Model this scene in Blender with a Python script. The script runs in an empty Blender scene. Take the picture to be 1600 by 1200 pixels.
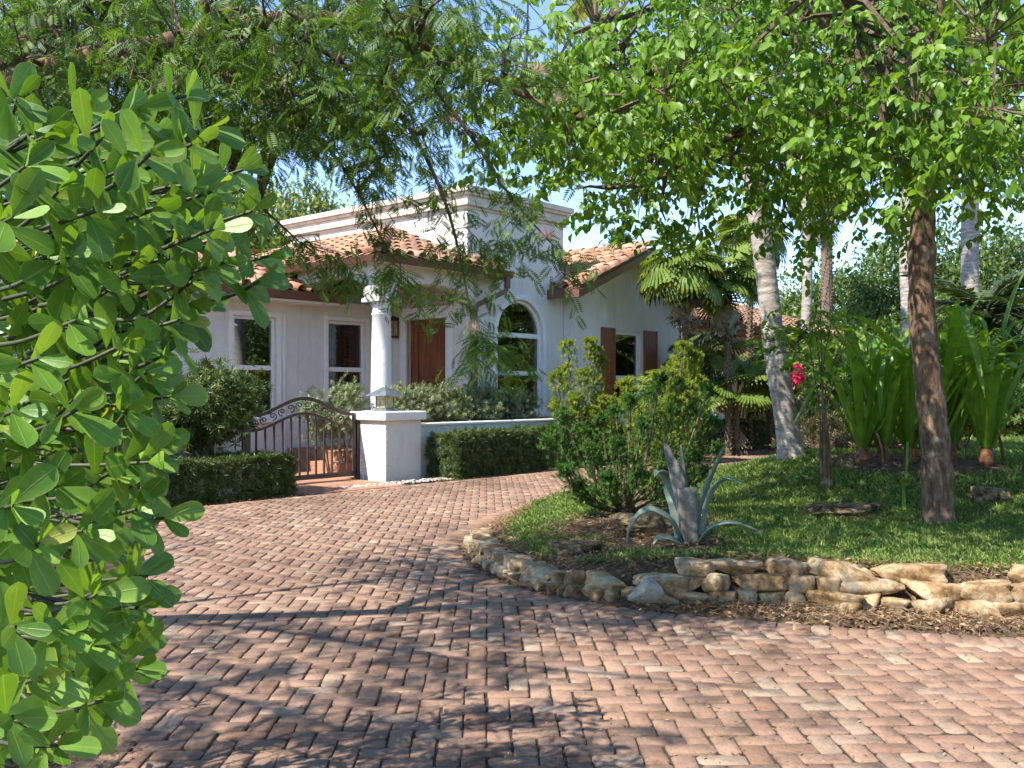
import bpy, math, random
import numpy as np
from mathutils import Vector, Matrix
from mathutils.geometry import tessellate_polygon
random.seed(7); rng = np.random.default_rng(7)
sc = bpy.context.scene; COL = sc.collection
PI = math.pi; R = math.radians

# ------------------------------------------------------------------ camera, sky, sun, exposure
F, CX, CY, CH = 1500.0, 800.0, 610.0, 1.5          # focal length and horizon of the 1600 px photograph, eye height
cam = bpy.data.cameras.new('camera'); camo = bpy.data.objects.new('camera', cam); COL.objects.link(camo)
cam.sensor_width = 36; cam.lens = F / 1600 * 36; cam.shift_y = (CY - 600) / 1600; cam.clip_end = 2000; cam.clip_start = .05
camo.location = (0, 0, CH); camo.rotation_euler = (PI / 2, 0, 0); sc.camera = camo
SUN_EL = R(50); SH = Vector((-.80, -.60, 0)).normalized()
SUN = Vector((SH.x * math.cos(SUN_EL), SH.y * math.cos(SUN_EL), math.sin(SUN_EL)))   # towards the sun
world = bpy.data.worlds.new('World'); sc.world = world; world.use_nodes = True
wn = world.node_tree; bg = wn.nodes['Background']; sky = wn.nodes.new('ShaderNodeTexSky'); sky.sky_type = 'NISHITA'
sky.sun_disc = False; sky.sun_elevation = SUN_EL; sky.sun_rotation = math.atan2(SH.x, SH.y); sky.air_density = .8; sky.dust_density = .0; sky.ozone_density = 3.0
wn.links.new(sky.outputs[0], bg.inputs[0]); bg.inputs[1].default_value = .13
sl = bpy.data.lights.new('sun', 'SUN'); sl.energy = 3.7; sl.angle = R(.53); sl.color = (1, .955, .88)
slo = bpy.data.objects.new('sun', sl); COL.objects.link(slo); slo.rotation_euler = SUN.to_track_quat('Z', 'Y').to_euler()
sc.view_settings.view_transform = 'Standard'; sc.view_settings.look = 'None'; sc.view_settings.gamma = 1
sc.view_settings.use_curve_mapping = False; sc.view_settings.exposure = 1.55
sc.cycles.max_bounces = 8; sc.cycles.transparent_max_bounces = 8; sc.cycles.use_denoising = True

# ------------------------------------------------------------------ helpers
def P(px, py, d): return np.array(((px - CX) / F * d, d, CH + (CY - py) / F * d))
def G(px, py, z=0.0): return P(px, py, F * (CH - z) / (py - CY))
def sstep(x, a, b):
    t = np.clip((np.asarray(x, float) - a) / (b - a), 0, 1); return t * t * (3 - 2 * t)
def unit(v): v = np.asarray(v, float); return v / np.maximum(np.linalg.norm(v, axis=-1, keepdims=True), 1e-9)
def inpoly(x, y, poly):
    x = np.asarray(x); y = np.asarray(y); r = np.zeros(x.shape, bool); n = len(poly)
    for i in range(n):
        x0, y0 = poly[i]; x1, y1 = poly[(i + 1) % n]
        if y0 == y1: continue
        c = (y0 > y) != (y1 > y); r ^= c & (x < (x1 - x0) * (y - y0) / (y1 - y0) + x0)
    return r
def polydist(x, y, poly):
    x = np.asarray(x, float); y = np.asarray(y, float); d = np.full(x.shape, 1e9)
    for i in range(len(poly)):
        ax, ay = poly[i]; bx, by = poly[(i + 1) % len(poly)]; ex, ey = bx - ax, by - ay; L = ex * ex + ey * ey + 1e-12
        t = np.clip(((x - ax) * ex + (y - ay) * ey) / L, 0, 1); d = np.minimum(d, np.hypot(x - ax - t * ex, y - ay - t * ey))
    return np.where(inpoly(x, y, poly), d, -d)
def pixsample(n, poly):
    xs = [p[0] for p in poly]; ys = [p[1] for p in poly]; out = np.zeros((0, 2))
    while len(out) < n:
        q = np.stack([rng.uniform(min(xs), max(xs), n * 2), rng.uniform(min(ys), max(ys), n * 2)], 1)
        out = np.concatenate([out, q[inpoly(q[:, 0], q[:, 1], poly)]])
    return out[:n]
def catmull(pts, k=6, closed=True):
    p = np.array(pts, float); n = len(p); out = []
    rngi = range(n) if closed else range(n - 1)
    for i in rngi:
        if closed: a, b, c, d = p[i - 1], p[i], p[(i + 1) % n], p[(i + 2) % n]
        else: a, b, c, d = p[max(i - 1, 0)], p[i], p[i + 1], p[min(i + 2, n - 1)]
        for t in np.arange(k) / k:
            out.append(.5 * ((2 * b) + (c - a) * t + (2 * a - 5 * b + 4 * c - d) * t * t + (3 * b - a - 3 * c + d) * t ** 3))
    if not closed: out.append(p[-1])
    return np.array(out)

def link(o, parent=None):
    COL.objects.link(o)
    if parent is not None: o.parent = parent
    return o
def tag(o, label=None, cat=None, group=None, kind=None):
    if label: o['label'] = label
    if cat: o['category'] = cat
    if group: o['group'] = group
    if kind: o['kind'] = kind
    return o
def thing(name, label, cat, loc=(0, 0, 0), rz=0, group=None):
    o = bpy.data.objects.new(name, None); o.location = loc; o.rotation_euler = (0, 0, rz); o.empty_display_size = .1
    return tag(link(o), label, cat, group)
def mesh(name, V, Fs, mat=None, smooth=False, rnd=None):
    """V (n,3); Fs: a list of (m,k) index arrays"""
    me = bpy.data.meshes.new(name); V = np.asarray(V, np.float32); Fs = [np.asarray(f, np.int32) for f in Fs if len(f)]
    me.vertices.add(len(V)); me.vertices.foreach_set('co', V.ravel())
    nl = sum(f.size for f in Fs); npoly = sum(len(f) for f in Fs)
    me.loops.add(nl); me.loops.foreach_set('vertex_index', np.concatenate([f.ravel() for f in Fs]))
    tot = np.concatenate([np.full(len(f), f.shape[1], np.int32) for f in Fs])
    me.polygons.add(npoly); me.polygons.foreach_set('loop_start', np.concatenate([[0], np.cumsum(tot)[:-1]]).astype(np.int32))
    if smooth: me.polygons.foreach_set('use_smooth', np.ones(npoly, bool))
    if rnd is not None:
        at = me.attributes.new('rnd', 'FLOAT', 'POINT'); at.data.foreach_set('value', np.asarray(rnd, np.float32))
    if mat: me.materials.append(mat)
    me.update(calc_edges=True); me.validate(); return me
def obj(name, me, parent=None): return link(bpy.data.objects.new(name, me), parent)

class MB:
    def __init__(s): s.V = []; s.F = []
    def add(s, V, Fc):
        o = len(s.V); s.V += [tuple(map(float, v)) for v in V]; s.F += [tuple(int(i) + o for i in f) for f in Fc]; return s
    def box(s, x0, x1, y0, y1, z0, z1):
        x0, x1 = sorted((x0, x1)); y0, y1 = sorted((y0, y1)); z0, z1 = sorted((z0, z1))
        return s.add([(x0, y0, z0), (x1, y0, z0), (x1, y1, z0), (x0, y1, z0), (x0, y0, z1), (x1, y0, z1), (x1, y1, z1), (x0, y1, z1)],
                     [(0, 3, 2, 1), (4, 5, 6, 7), (0, 1, 5, 4), (1, 2, 6, 5), (2, 3, 7, 6), (3, 0, 4, 7)])
    def tube(s, pts, rad, n=8, cap=True):
        pts = np.array(pts, float); m = len(pts); rad = np.broadcast_to(rad, (m,)); T = unit(np.gradient(pts, axis=0))
        up = np.array((0, 0, 1.)) if abs(T[0][2]) < .9 else np.array((1., 0, 0)); V = []
        x = unit(np.cross(T[0], up))
        for i in range(m):
            x = unit(x - T[i] * np.dot(x, T[i])); y = np.cross(T[i], x)
            for k in range(n):
                a = 2 * PI * k / n; V.append(pts[i] + rad[i] * (math.cos(a) * x + math.sin(a) * y))
        Fc = [(i * n + k, i * n + (k + 1) % n, (i + 1) * n + (k + 1) % n, (i + 1) * n + k) for i in range(m - 1) for k in range(n)]
        if cap: Fc += [tuple(range(n))[::-1], tuple((m - 1) * n + k for k in range(n))]
        return s.add(V, Fc)
    def lathe(s, prof, n=24, c=(0, 0, 0), sq=False):
        V = []; ph = PI / n if sq else 0
        for r, z in prof: V += [(c[0] + r * math.cos(2 * PI * k / n + ph), c[1] + r * math.sin(2 * PI * k / n + ph), c[2] + z) for k in range(n)]
        m = len(prof); Fc = [(i * n + k, i * n + (k + 1) % n, (i + 1) * n + (k + 1) % n, (i + 1) * n + k) for i in range(m - 1) for k in range(n)]
        Fc += [tuple(range(n))[::-1], tuple((m - 1) * n + k for k in range(n))]
        return s.add(V, Fc)
    def prism(s, outline, holes, fn, w0, w1):
        loops = [list(outline)] + [list(h) for h in holes]
        tris = tessellate_polygon([[Vector((q[0], q[1], 0)) for q in l] for l in loops]); flat = [q for l in loops for q in l]; n = len(flat)
        V = [fn(q[0], q[1], w0) for q in flat] + [fn(q[0], q[1], w1) for q in flat]; Fc = [tuple(t) for t in tris] + [tuple(i + n for i in t[::-1]) for t in tris]
        o = 0
        for l in loops:
            k = len(l); Fc += [(o + i, o + (i + 1) % k, n + o + (i + 1) % k, n + o + i) for i in range(k)]; o += k
        return s.add(V, Fc)
    def build(s, name, mat, parent=None, smooth=False, bevel=0):
        me = bpy.data.meshes.new(name); me.from_pydata(s.V, [], s.F); me.materials.append(mat)
        import bmesh
        bm = bmesh.new(); bm.from_mesh(me); bmesh.ops.recalc_face_normals(bm, faces=bm.faces); bm.to_mesh(me); bm.free()
        if smooth:
            for p in me.polygons: p.use_smooth = True
        o = obj(name, me, parent)
        if bevel:
            b = o.modifiers.new('bevel', 'BEVEL'); b.width = bevel; b.segments = 2; b.limit_method = 'ANGLE'
        return o
def frames(D, Nn, S):
    y = unit(D); z = unit(Nn - y * np.sum(Nn * y, -1, keepdims=True)); x = np.cross(y, z)
    S = np.asarray(S, float)
    if S.ndim == 1: S = np.repeat(S[:, None], 3, 1)
    return np.stack([x * S[:, :1], y * S[:, 1:2], z * S[:, 2:3]], 2)
def scat(tm, M3, T, rnd):
    V, Fs = tm; n = len(V); W = np.einsum('aij,kj->aki', M3, V) + T[:, None, :]; N = len(T)
    off = (np.arange(N) * n)
    return W.reshape(-1, 3), [(f[None] + off[:, None, None]).reshape(-1, f.shape[1]) for f in Fs], np.repeat(rnd, n)
def merge(parts):
    V = []; FF = {}; Rn = []; o = 0
    for v, fs, r in parts:
        V.append(v); Rn.append(r)
        for f in fs: FF.setdefault(f.shape[1], []).append(f + o)
        o += len(v)
    return np.concatenate(V), [np.concatenate(x) for x in FF.values()], np.concatenate(Rn)
def rdir(n): return unit(rng.normal(size=(n, 3)))

# ------------------------------------------------------------------ materials
class NT:
    def __init__(s, name):
        s.m = bpy.data.materials.new(name); s.m.use_nodes = True; s.t = s.m.node_tree; s.b = s.t.nodes['Principled BSDF']; s.out = s.t.nodes['Material Output']
    def n(s, ty, props=None, **ins):
        nd = s.t.nodes.new('ShaderNode' + ty)
        for k, v in (props or {}).items(): setattr(nd, k, v)
        for k, v in ins.items():
            sk = nd.inputs[int(k[1:])] if k[0] == 'i' and k[1:].isdigit() else nd.inputs[k.replace('_', ' ')]
            s.set(sk, v)
        return nd
    def set(s, sk, v):
        if hasattr(v, 'outputs'): s.t.links.new(v.outputs[0], sk)
        elif hasattr(v, 'is_output'): s.t.links.new(v, sk)
        elif isinstance(v, tuple) and len(v) == 3 and sk.type == 'RGBA': sk.default_value = (*v, 1)
        else: sk.default_value = v
    def p(s, **k):
        for a, v in k.items(): s.set(s.b.inputs[a.replace('_', ' ')], v)
    def ramp(s, fac, stops, interp='LINEAR'):
        nd = s.n('ValToRGB', Fac=fac); cr = nd.color_ramp; cr.interpolation = interp
        while len(cr.elements) < len(stops): cr.elements.new(.5)
        for e, (q, c) in zip(cr.elements, stops): e.position = q; e.color = (*c, 1) if len(c) == 3 else c
        return nd
    def pos(s): return s.n('NewGeometry').outputs['Position']
    def noise(s, scale, detail=4, rough=.55, vec=None, dist=0):
        return s.n('TexNoise', Vector=vec if vec is not None else s.pos(), Scale=scale, Detail=float(detail), Roughness=rough, Distortion=float(dist))
    def mul(s, a, b, f=1.0):
        nd = s.n('Mix', {'data_type': 'RGBA', 'blend_type': 'MULTIPLY'}); s.set(nd.inputs[0], f); s.set(nd.inputs[6], a); s.set(nd.inputs[7], b); return nd.outputs[2]
    def mix(s, f, a, b):
        nd = s.n('Mix', {'data_type': 'RGBA'}); s.set(nd.inputs[0], f); s.set(nd.inputs[6], a); s.set(nd.inputs[7], b); return nd.outputs[2]
    def bump(s, h, st=.5, d=.02): return s.n('Bump', Height=h, Strength=st, Distance=d)
    def rnd(s):
        a = s.n('Attribute', {'attribute_name': 'rnd'}); o = s.n('ObjectInfo')
        q = s.n('Math', {'operation': 'ADD'}, i0=a.outputs['Fac'], i1=o.outputs['Random']); return s.n('Math', {'operation': 'FRACT'}, i0=q)
def leafmat(name, stops, rough=.45, trans=.3, tint=(1.25, 1.3, .6), spec=.4, back=None):
    k = NT(name); r = k.rnd(); c = k.ramp(r, stops)
    nz = k.noise(9, 3); c2 = k.mul(c.outputs[0], k.ramp(nz, [(.3, (.72, .75, .7)), (.7, (1.2, 1.18, 1.1))]).outputs[0])
    if back is not None:
        c2 = k.mix(k.n('NewGeometry').outputs['Backfacing'], c2, back)
    k.p(Base_Color=c2, Roughness=rough, Specular_IOR_Level=spec)
    tc = k.mul(c2, (*tint,)); tr = k.n('BsdfTranslucent', Color=tc)
    mx = k.n('MixShader', i0=trans, i1=k.b.outputs[0], i2=tr); k.t.links.new(mx.outputs[0], k.out.inputs[0]); return k.m
def plain(name, col, rough=.6, metal=0.0, nscale=8, namt=.25, bump=0, bscale=60, spec=.5):
    k = NT(name); nz = k.noise(nscale, 5); c = k.mul(col, k.ramp(nz, [(.3, (1 - namt,) * 3), (.7, (1 + namt * .5,) * 3)]).outputs[0])
    k.p(Base_Color=c, Roughness=rough, Metallic=metal, Specular_IOR_Level=spec)
    if bump: k.p(Normal=k.bump(k.noise(bscale, 5), bump, .01))
    return k.m
M = {}
def stucco(name, col, b=.55):
    k = NT(name); nz = k.noise(1.2, 6, .65); c = k.mul(col, k.ramp(nz, [(.25, (.86, .84, .80)), (.6, (1, 1, 1))]).outputs[0])
    mp = k.n('Mapping', Vector=k.pos(), Scale=(5.0, 5.0, .45)); sk = k.n('TexNoise', Vector=mp, Scale=1.0, Detail=6.0, Roughness=.7); c = k.mul(c, k.ramp(sk, [(.30, (.74, .71, .66)), (.48, (1, 1, 1))]).outputs[0], .6); c = k.mul(c, k.ramp(k.noise(45, 2), [(.30, (.72, .70, .66)), (.36, (1, 1, 1))]).outputs[0], .55)
    h = k.n('Math', {'operation': 'ADD'}, i0=k.noise(22, 3, .6, dist=.6), i1=k.n('Math', {'operation': 'MULTIPLY'}, i0=k.noise(70, 3), i1=.5))
    k.p(Base_Color=c, Roughness=.9, Specular_IOR_Level=.2, Normal=k.bump(h, b, .035)); return k.m
M['stucco'] = stucco('white_stucco', (.80, .755, .695), .8); M['trim'] = plain('smooth_white_plaster', (.80, .76, .705), .75, namt=.08)
M['cornice'] = plain('cream_cast_stone', (.62, .53, .43), .8, nscale=5, namt=.22, bump=.2); M['pitted'] = stucco('pitted_cast_stone', (.68, .66, .62), .3)
def pitted():
    k = NT('pitted_column_stone'); v = k.n('TexVoronoi', Vector=k.pos(), Scale=26.0); pit = k.ramp(v.outputs['Distance'], [(.10, (.25, .2, .16)), (.2, (1, 1, 1))])
    gate = k.ramp(k.noise(9, 2), [(.42, (0, 0, 0)), (.56, (1, 1, 1))]); c = k.mul((.70, .67, .62), pit.outputs[0], gate.outputs[0])
    k.p(Base_Color=c, Roughness=.85, Normal=k.bump(pit.outputs[0], .4, .01)); return k.m
M['column'] = pitted()
M['glaze'] = None
def glass():
    k = NT('window_glass'); fr = k.n('LayerWeight', Blend=.35); tr = k.n('BsdfTransparent', Color=(.62, .66, .64)); gl = k.n('BsdfGlossy', Color=(.9, .92, .9), Roughness=.015)
    f = k.n('Math', {'operation': 'MULTIPLY_ADD'}, i0=fr.outputs['Fresnel'], i1=.8, i2=.10)
    mx = k.n('MixShader', i0=f, i1=tr, i2=gl); k.t.links.new(mx.outputs[0], k.out.inputs[0]); return k.m
M['glass'] = glass()
def amber():
    k = NT('seeded_lantern_glass'); c = k.ramp(k.noise(14, 3), [(.35, (.42, .33, .14)), (.6, (.75, .68, .45))])
    k.p(Base_Color=c.outputs[0], Roughness=.25); tr = k.n('BsdfTranslucent', Color=c.outputs[0]); mx = k.n('MixShader', i0=.4, i1=k.b.outputs[0], i2=tr); k.t.links.new(mx.outputs[0], k.out.inputs[0]); return k.m
M['amber'] = amber()
def wood(name, c1, c2, ax=2, rough=.5):
    k = NT(name); tc = k.n('TexCoord').outputs['Object']; sc_ = [22.0, 22.0, 22.0]; sc_[ax] = 1.3
    mp = k.n('Mapping', Vector=tc, Scale=tuple(sc_)); nz = k.n('TexNoise', Vector=mp, Scale=1.0, Detail=6.0, Roughness=.65)
    c = k.ramp(nz, [(.3, c1), (.7, c2)]); c = k.mul(c.outputs[0], k.ramp(k.noise(2.5, 4), [(.3, (.7, .7, .7)), (.7, (1.15, 1.1, 1.05))]).outputs[0])
    k.p(Base_Color=c, Roughness=rough, Normal=k.bump(nz, .25, .006)); return k.m
M['door'] = wood('oiled_door_wood', (.13, .035, .012), (.34, .115, .04), 2, .42); M['shutter'] = wood('reddish_shutter_wood', (.17, .045, .014), (.33, .10, .035), 2, .5)
M['dark_wood'] = wood('dark_brown_shutter_wood', (.035, .018, .01), (.08, .042, .022), 2, .45)
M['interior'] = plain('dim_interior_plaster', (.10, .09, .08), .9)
M['curtain'] = plain('pale_curtain', (.5, .5, .47), .9)
M['gutter'] = plain('brown_painted_gutter', (.14, .062, .042), .45, nscale=5, namt=.2)
M['iron'] = plain('bronze_painted_iron', (.075, .055, .045), .45, .3, nscale=14, namt=.35)
M['zinc'] = plain('weathered_zinc', (.30, .33, .33), .38, .75, nscale=12, namt=.45)
M['black'] = plain('black_plastic', (.02, .02, .022), .3); M['bronze'] = plain('old_bronze', (.20, .085, .04), .45, .5, nscale=30, namt=.5)
def tile():
    k = NT('clay_roof_tile'); c = k.ramp(k.rnd(), [(0, (.36, .17, .095)), (.3, (.48, .27, .16)), (.55, (.40, .22, .14)), (.8, (.55, .35, .22)), (1, (.33, .19, .13))])
    c = k.mul(c.outputs[0], k.ramp(k.noise(3, 6, .7), [(.32, (.42, .38, .36)), (.55, (1, 1, 1)), (.75, (1.12, 1.1, 1.05))]).outputs[0])
    k.p(Base_Color=c, Roughness=.8, Specular_IOR_Level=.25, Normal=k.bump(k.noise(40, 4), .25, .01)); return k.m
M['tile'] = tile()
def brick():
    k = NT('worn_clay_paver'); c = k.ramp(k.rnd(), [(0, (.232, .13, .084)), (.2, (.31, .188, .126)), (.4, (.255, .157, .11)), (.6, (.34, .21, .142)), (.8, (.27, .163, .113)), (.92, (.39, .285, .20)), (1, (.22, .13, .095))])
    big = k.ramp(k.noise(.55, 6, .68), [(.34, (.50, .49, .47)), (.5, (.9, .9, .89)), (.7, (1.06, 1.05, 1.04))])
    mid = k.ramp(k.noise(4.5, 6, .7), [(.36, (.42, .42, .40)), (.48, (.94, .94, .93)), (.75, (1.12, 1.1, 1.07))])
    fine = k.ramp(k.noise(55, 4, .7), [(.30, (.55, .52, .5)), (.46, (1, 1, 1)), (.8, (1.12, 1.12, 1.1))])
    c = k.mul(k.mul(k.mul(c.outputs[0], big.outputs[0], .8), mid.outputs[0], .75), fine.outputs[0], .8)
    mo = k.ramp(k.noise(2.2, 7, .75), [(.58, (0, 0, 0)), (.68, (1, 1, 1))]); c = k.mix(k.n('Math', {'operation': 'MULTIPLY'}, i0=mo.outputs[0], i1=.5), c, (.085, .078, .055)); ch = k.ramp(k.noise(17, 4, .6), [(.62, (0, 0, 0)), (.74, (1, 1, 1))]); c = k.mix(k.n('Math', {'operation': 'MULTIPLY'}, i0=ch.outputs[0], i1=.35), c, (.42, .35, .30))
    h = k.n('Math', {'operation': 'ADD'}, i0=k.noise(28, 5, .65), i1=k.n('Math', {'operation': 'MULTIPLY'}, i0=k.noise(120, 3), i1=.4))
    k.p(Base_Color=c, Roughness=.85, Specular_IOR_Level=.3, Normal=k.bump(h, .6, .012)); return k.m
M['brick'] = brick()
def soil(name, a, b, c_, sc1=6.0):
    k = NT(name); c = k.ramp(k.noise(sc1, 8, .7), [(.3, a), (.5, b), (.7, c_)]); k.p(Base_Color=c.outputs[0], Roughness=.95, Specular_IOR_Level=.1, Normal=k.bump(k.noise(35, 6, .7), .9, .03)); return k.m
M['joint'] = soil('sandy_joint_dirt', (.045, .036, .027), (.08, .064, .048), (.12, .095, .07), 14.0)
M['soil'] = soil('leafy_soil', (.035, .024, .015), (.075, .05, .03), (.14, .095, .06), 9.0)
M['turf'] = soil('turf_soil', (.03, .035, .012), (.05, .062, .02), (.085, .08, .035), 5.0)
M['salmon'] = soil('salmon_path_clay', (.30, .14, .085), (.42, .215, .135), (.47, .28, .19), 3.5)
M['pebble'] = plain('pale_pebble', (.42, .38, .33), .8)
def stone(name, cols, s1=3.0, bm=.8):
    k = NT(name); tc = k.n('TexCoord').outputs['Object']; v = k.noise(s1, 8, .68, vec=k.pos(), dist=.4); c = k.ramp(v, cols)
    c = k.mul(c.outputs[0], k.ramp(k.noise(30, 5, .7), [(.3, (.5, .47, .42)), (.5, (1, 1, 1))]).outputs[0])
    r = k.ramp(k.rnd(), [(0, (.78, .74, .68)), (.5, (1, .97, .92)), (1, (1.12, 1.03, .9))]); c = k.mul(c, r.outputs[0])
    k.p(Base_Color=c, Roughness=.9, Specular_IOR_Level=.2, Normal=k.bump(k.noise(16, 8, .75), bm, .03)); return k.m
M['stone'] = stone('buff_limestone', [(.30, (.07, .045, .028)), (.41, (.27, .17, .085)), (.52, (.40, .30, .185)), (.66, (.52, .46, .35))], 7)
M['grey_stone'] = stone('grey_limestone', [(.3, (.22, .20, .18)), (.5, (.38, .36, .33)), (.7, (.46, .44, .40))], 6, .4)
M['pit_stone'] = stone('pitted_coral_rock', [(.36, (.025, .018, .012)), (.47, (.16, .115, .065)), (.6, (.32, .25, .15)), (.75, (.42, .36, .25))], 14, 1.0)
def bark(name, c1, c2, c3, sx=10.0, sz=3.0, patch=0, b=.8):
    k = NT(name); mp = k.n('Mapping', Vector=k.pos(), Scale=(sx, sx, sz)); v = k.n('TexNoise', Vector=mp, Scale=1.0, Detail=8.0, Roughness=.72)
    c = k.ramp(v, [(.32, c1), (.5, c2), (.68, c3)]).outputs[0]
    if patch: c = k.mix(k.ramp(k.noise(5, 4, .6), [(.60, (0, 0, 0)), (.68, (patch,) * 3)]).outputs[0], c, (.36, .27, .19))
    k.p(Base_Color=c, Roughness=.9, Specular_IOR_Level=.15, Normal=k.bump(v, b, .03)); return k.m
M['bark'] = bark('dark_brown_bark', (.045, .027, .017), (.17, .105, .066), (.33, .225, .15), 18, 6, .9); M['twig'] = bark('grey_brown_twig', (.06, .04, .028), (.13, .09, .06), (.22, .16, .11), 20, 20)
M['palm_bark'] = bark('ringed_grey_palm_bark', (.16, .13, .11), (.34, .29, .25), (.50, .46, .41), 5, 14); M['brown_palm'] = bark('brown_palm_bark', (.07, .04, .025), (.20, .12, .075), (.32, .21, .14), 9, 14)
M['boot'] = bark('shaggy_palm_boots', (.05, .035, .025), (.16, .115, .08), (.32, .25, .19), 20, 20)
GR = lambda *c: [(i / (len(c) - 1), x) for i, x in enumerate(c)]
M['clusia'] = leafmat('thick_glossy_leaf', GR((.075, .17, .018), (.12, .24, .024), (.17, .30, .035), (.09, .20, .02), (.24, .35, .05)), .38, .34, (1.35, 1.35, .5), .4)
def clusia():
    k = NT('thick_paddle_leaf'); r = k.rnd(); c = k.ramp(r, [(0, (.09, .19, .022)), (.2, (.14, .28, .03)), (.4, (.20, .35, .042)), (.6, (.11, .235, .026)), (.8, (.25, .39, .06)), (.95, (.12, .25, .028)), (1, (.40, .42, .09))]).outputs[0]
    c = k.mul(c, k.ramp(k.noise(14, 4, .6), [(.3, (.78, .82, .75)), (.7, (1.15, 1.12, 1.05))]).outputs[0]); c = k.mul(c, k.ramp(k.noise(150, 2), [(.27, (.45, .42, .3)), (.31, (1, 1, 1))]).outputs[0], .6)
    ac = k.n('Math', {'operation': 'ABSOLUTE'}, i0=k.n('Attribute', {'attribute_name': 'across'}).outputs['Fac']); rib = k.ramp(ac, [(.0, (1, 1, 1)), (.09, (0, 0, 0))]); c = k.mix(k.n('Math', {'operation': 'MULTIPLY'}, i0=rib.outputs[0], i1=.45), c, (.42, .50, .16))
    edge_ = k.ramp(ac, [(.88, (0, 0, 0)), (1.0, (1, 1, 1))]); c = k.mix(k.n('Math', {'operation': 'MULTIPLY'}, i0=edge_.outputs[0], i1=.4), c, (.40, .46, .14))
    h = k.n('Math', {'operation': 'ADD'}, i0=k.noise(60, 3), i1=rib.outputs[0]); k.p(Base_Color=c, Roughness=k.ramp(k.noise(20, 3), [(.3, (.36,) * 3), (.7, (.52,) * 3)]).outputs[0], Specular_IOR_Level=.5, Normal=k.bump(h, .25, .004))
    tr = k.n('BsdfTranslucent', Color=k.mul(c, (1.35, 1.3, .45))); mx = k.n('MixShader', i0=.33, i1=k.b.outputs[0], i2=tr); k.t.links.new(mx.outputs[0], k.out.inputs[0]); return k.m
M['clusia'] = clusia()
M['treeleaf'] = leafmat('fresh_green_leaf', GR((.085, .18, .016), (.14, .26, .022), (.20, .33, .035), (.11, .215, .02), (.26, .38, .055), (.08, .17, .017)), .46, .45, (1.35, 1.35, .5), .5)
M['powder'] = leafmat('fine_dark_leaflet', GR((.06, .115, .018), (.09, .165, .023), (.125, .21, .03), (.07, .135, .02), (.17, .25, .042)), .5, .42, (1.35, 1.4, .5))
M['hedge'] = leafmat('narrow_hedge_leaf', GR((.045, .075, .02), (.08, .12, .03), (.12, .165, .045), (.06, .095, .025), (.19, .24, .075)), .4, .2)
M['silver'] = leafmat('silvery_leaf', GR((.13, .17, .075), (.19, .23, .11), (.26, .29, .16), (.16, .19, .09), (.33, .35, .22)), .6, .22)
M['shrubleaf'] = leafmat('olive_shrub_leaf', GR((.05, .085, .02), (.09, .13, .03), (.14, .19, .045), (.06, .1, .025), (.19, .23, .07)), .38, .25)
M['juniper'] = leafmat('dark_juniper_spray', GR((.04, .10, .018), (.065, .14, .022), (.09, .185, .03), (.05, .12, .02), (.13, .23, .04)), .6, .25)
M['juniper_gold'] = leafmat('golden_juniper_spray', GR((.15, .20, .025), (.22, .28, .034), (.30, .35, .05), (.17, .225, .03), (.38, .42, .07)), .6, .35)
M['grass'] = leafmat('lawn_blade', GR((.10, .185, .03), (.16, .26, .042), (.23, .33, .065), (.125, .215, .036), (.31, .39, .11), (.38, .38, .17)), .5, .35)
M['fan'] = leafmat('fan_palm_blade', GR((.13, .20, .04), (.19, .27, .055), (.26, .33, .08), (.15, .23, .045), (.34, .38, .12)), .42, .42, (1.4, 1.3, .5))
M['deadfan'] = leafmat('dry_palm_blade', GR((.34, .26, .18), (.45, .36, .26), (.54, .45, .34), (.38, .29, .2)), .8, .3, (1.2, 1.1, .9))
M['crinum'] = leafmat('broad_strap_leaf', GR((.11, .22, .024), (.16, .29, .03), (.23, .36, .045), (.13, .25, .027), (.29, .40, .07)), .36, .42, (1.35, 1.3, .45), .5)
M['agave'] = leafmat('blue_grey_agave_leaf', GR((.10, .145, .115), (.15, .20, .165), (.20, .255, .21)), .5, .06, (1, 1.1, .8))
M['agave_old'] = plain('scarred_grey_agave_leaf', (.15, .14, .115), .7, nscale=20, namt=.5, bump=.4)
M['bgleaf'] = leafmat('background_tree_leaf', GR((.06, .105, .02), (.09, .145, .028), (.125, .19, .038), (.07, .12, .024), (.17, .235, .055)), .5, .3)
M['bgleaf2'] = leafmat('yellow_green_tree_leaf', GR((.10, .135, .02), (.15, .19, .028), (.20, .24, .04), (.12, .16, .026), (.25, .27, .06)), .5, .3)
M['darkfrond'] = leafmat('dark_feather_frond', GR((.035, .055, .018), (.055, .08, .025), (.08, .11, .04)), .45, .2)
M['litter'] = leafmat('dry_leaf_litter', GR((.10, .055, .03), (.20, .12, .06), (.32, .21, .12), (.14, .08, .045), (.42, .31, .18), (.34, .13, .045)), .85, .1, (1.1, 1, .8))
M['puff'] = leafmat('pink_flower_filament', GR((.62, .33, .32), (.72, .46, .44), (.78, .58, .55), (.55, .24, .22)), .7, .35, (1.1, 1, 1))
M['pink'] = leafmat('magenta_bract', GR((.55, .02, .09), (.65, .04, .14), (.48, .015, .07)), .5, .35, (1.2, 1, 1))
M['copper'] = leafmat('coppery_groundcover_leaf', GR((.06, .07, .02), (.12, .075, .035), (.09, .1, .03), (.16, .09, .05)), .45, .2)
M['greenstem'] = plain('green_bush_stem', (.06, .065, .028), .6, nscale=12, namt=.5)
M['sheath'] = plain('orange_brown_sheath', (.20, .085, .035), .8, nscale=25, namt=.8, bump=.8, bscale=40)
M['garagewall'] = stucco('tan_stucco', (.55, .33, .17), .4)
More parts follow.
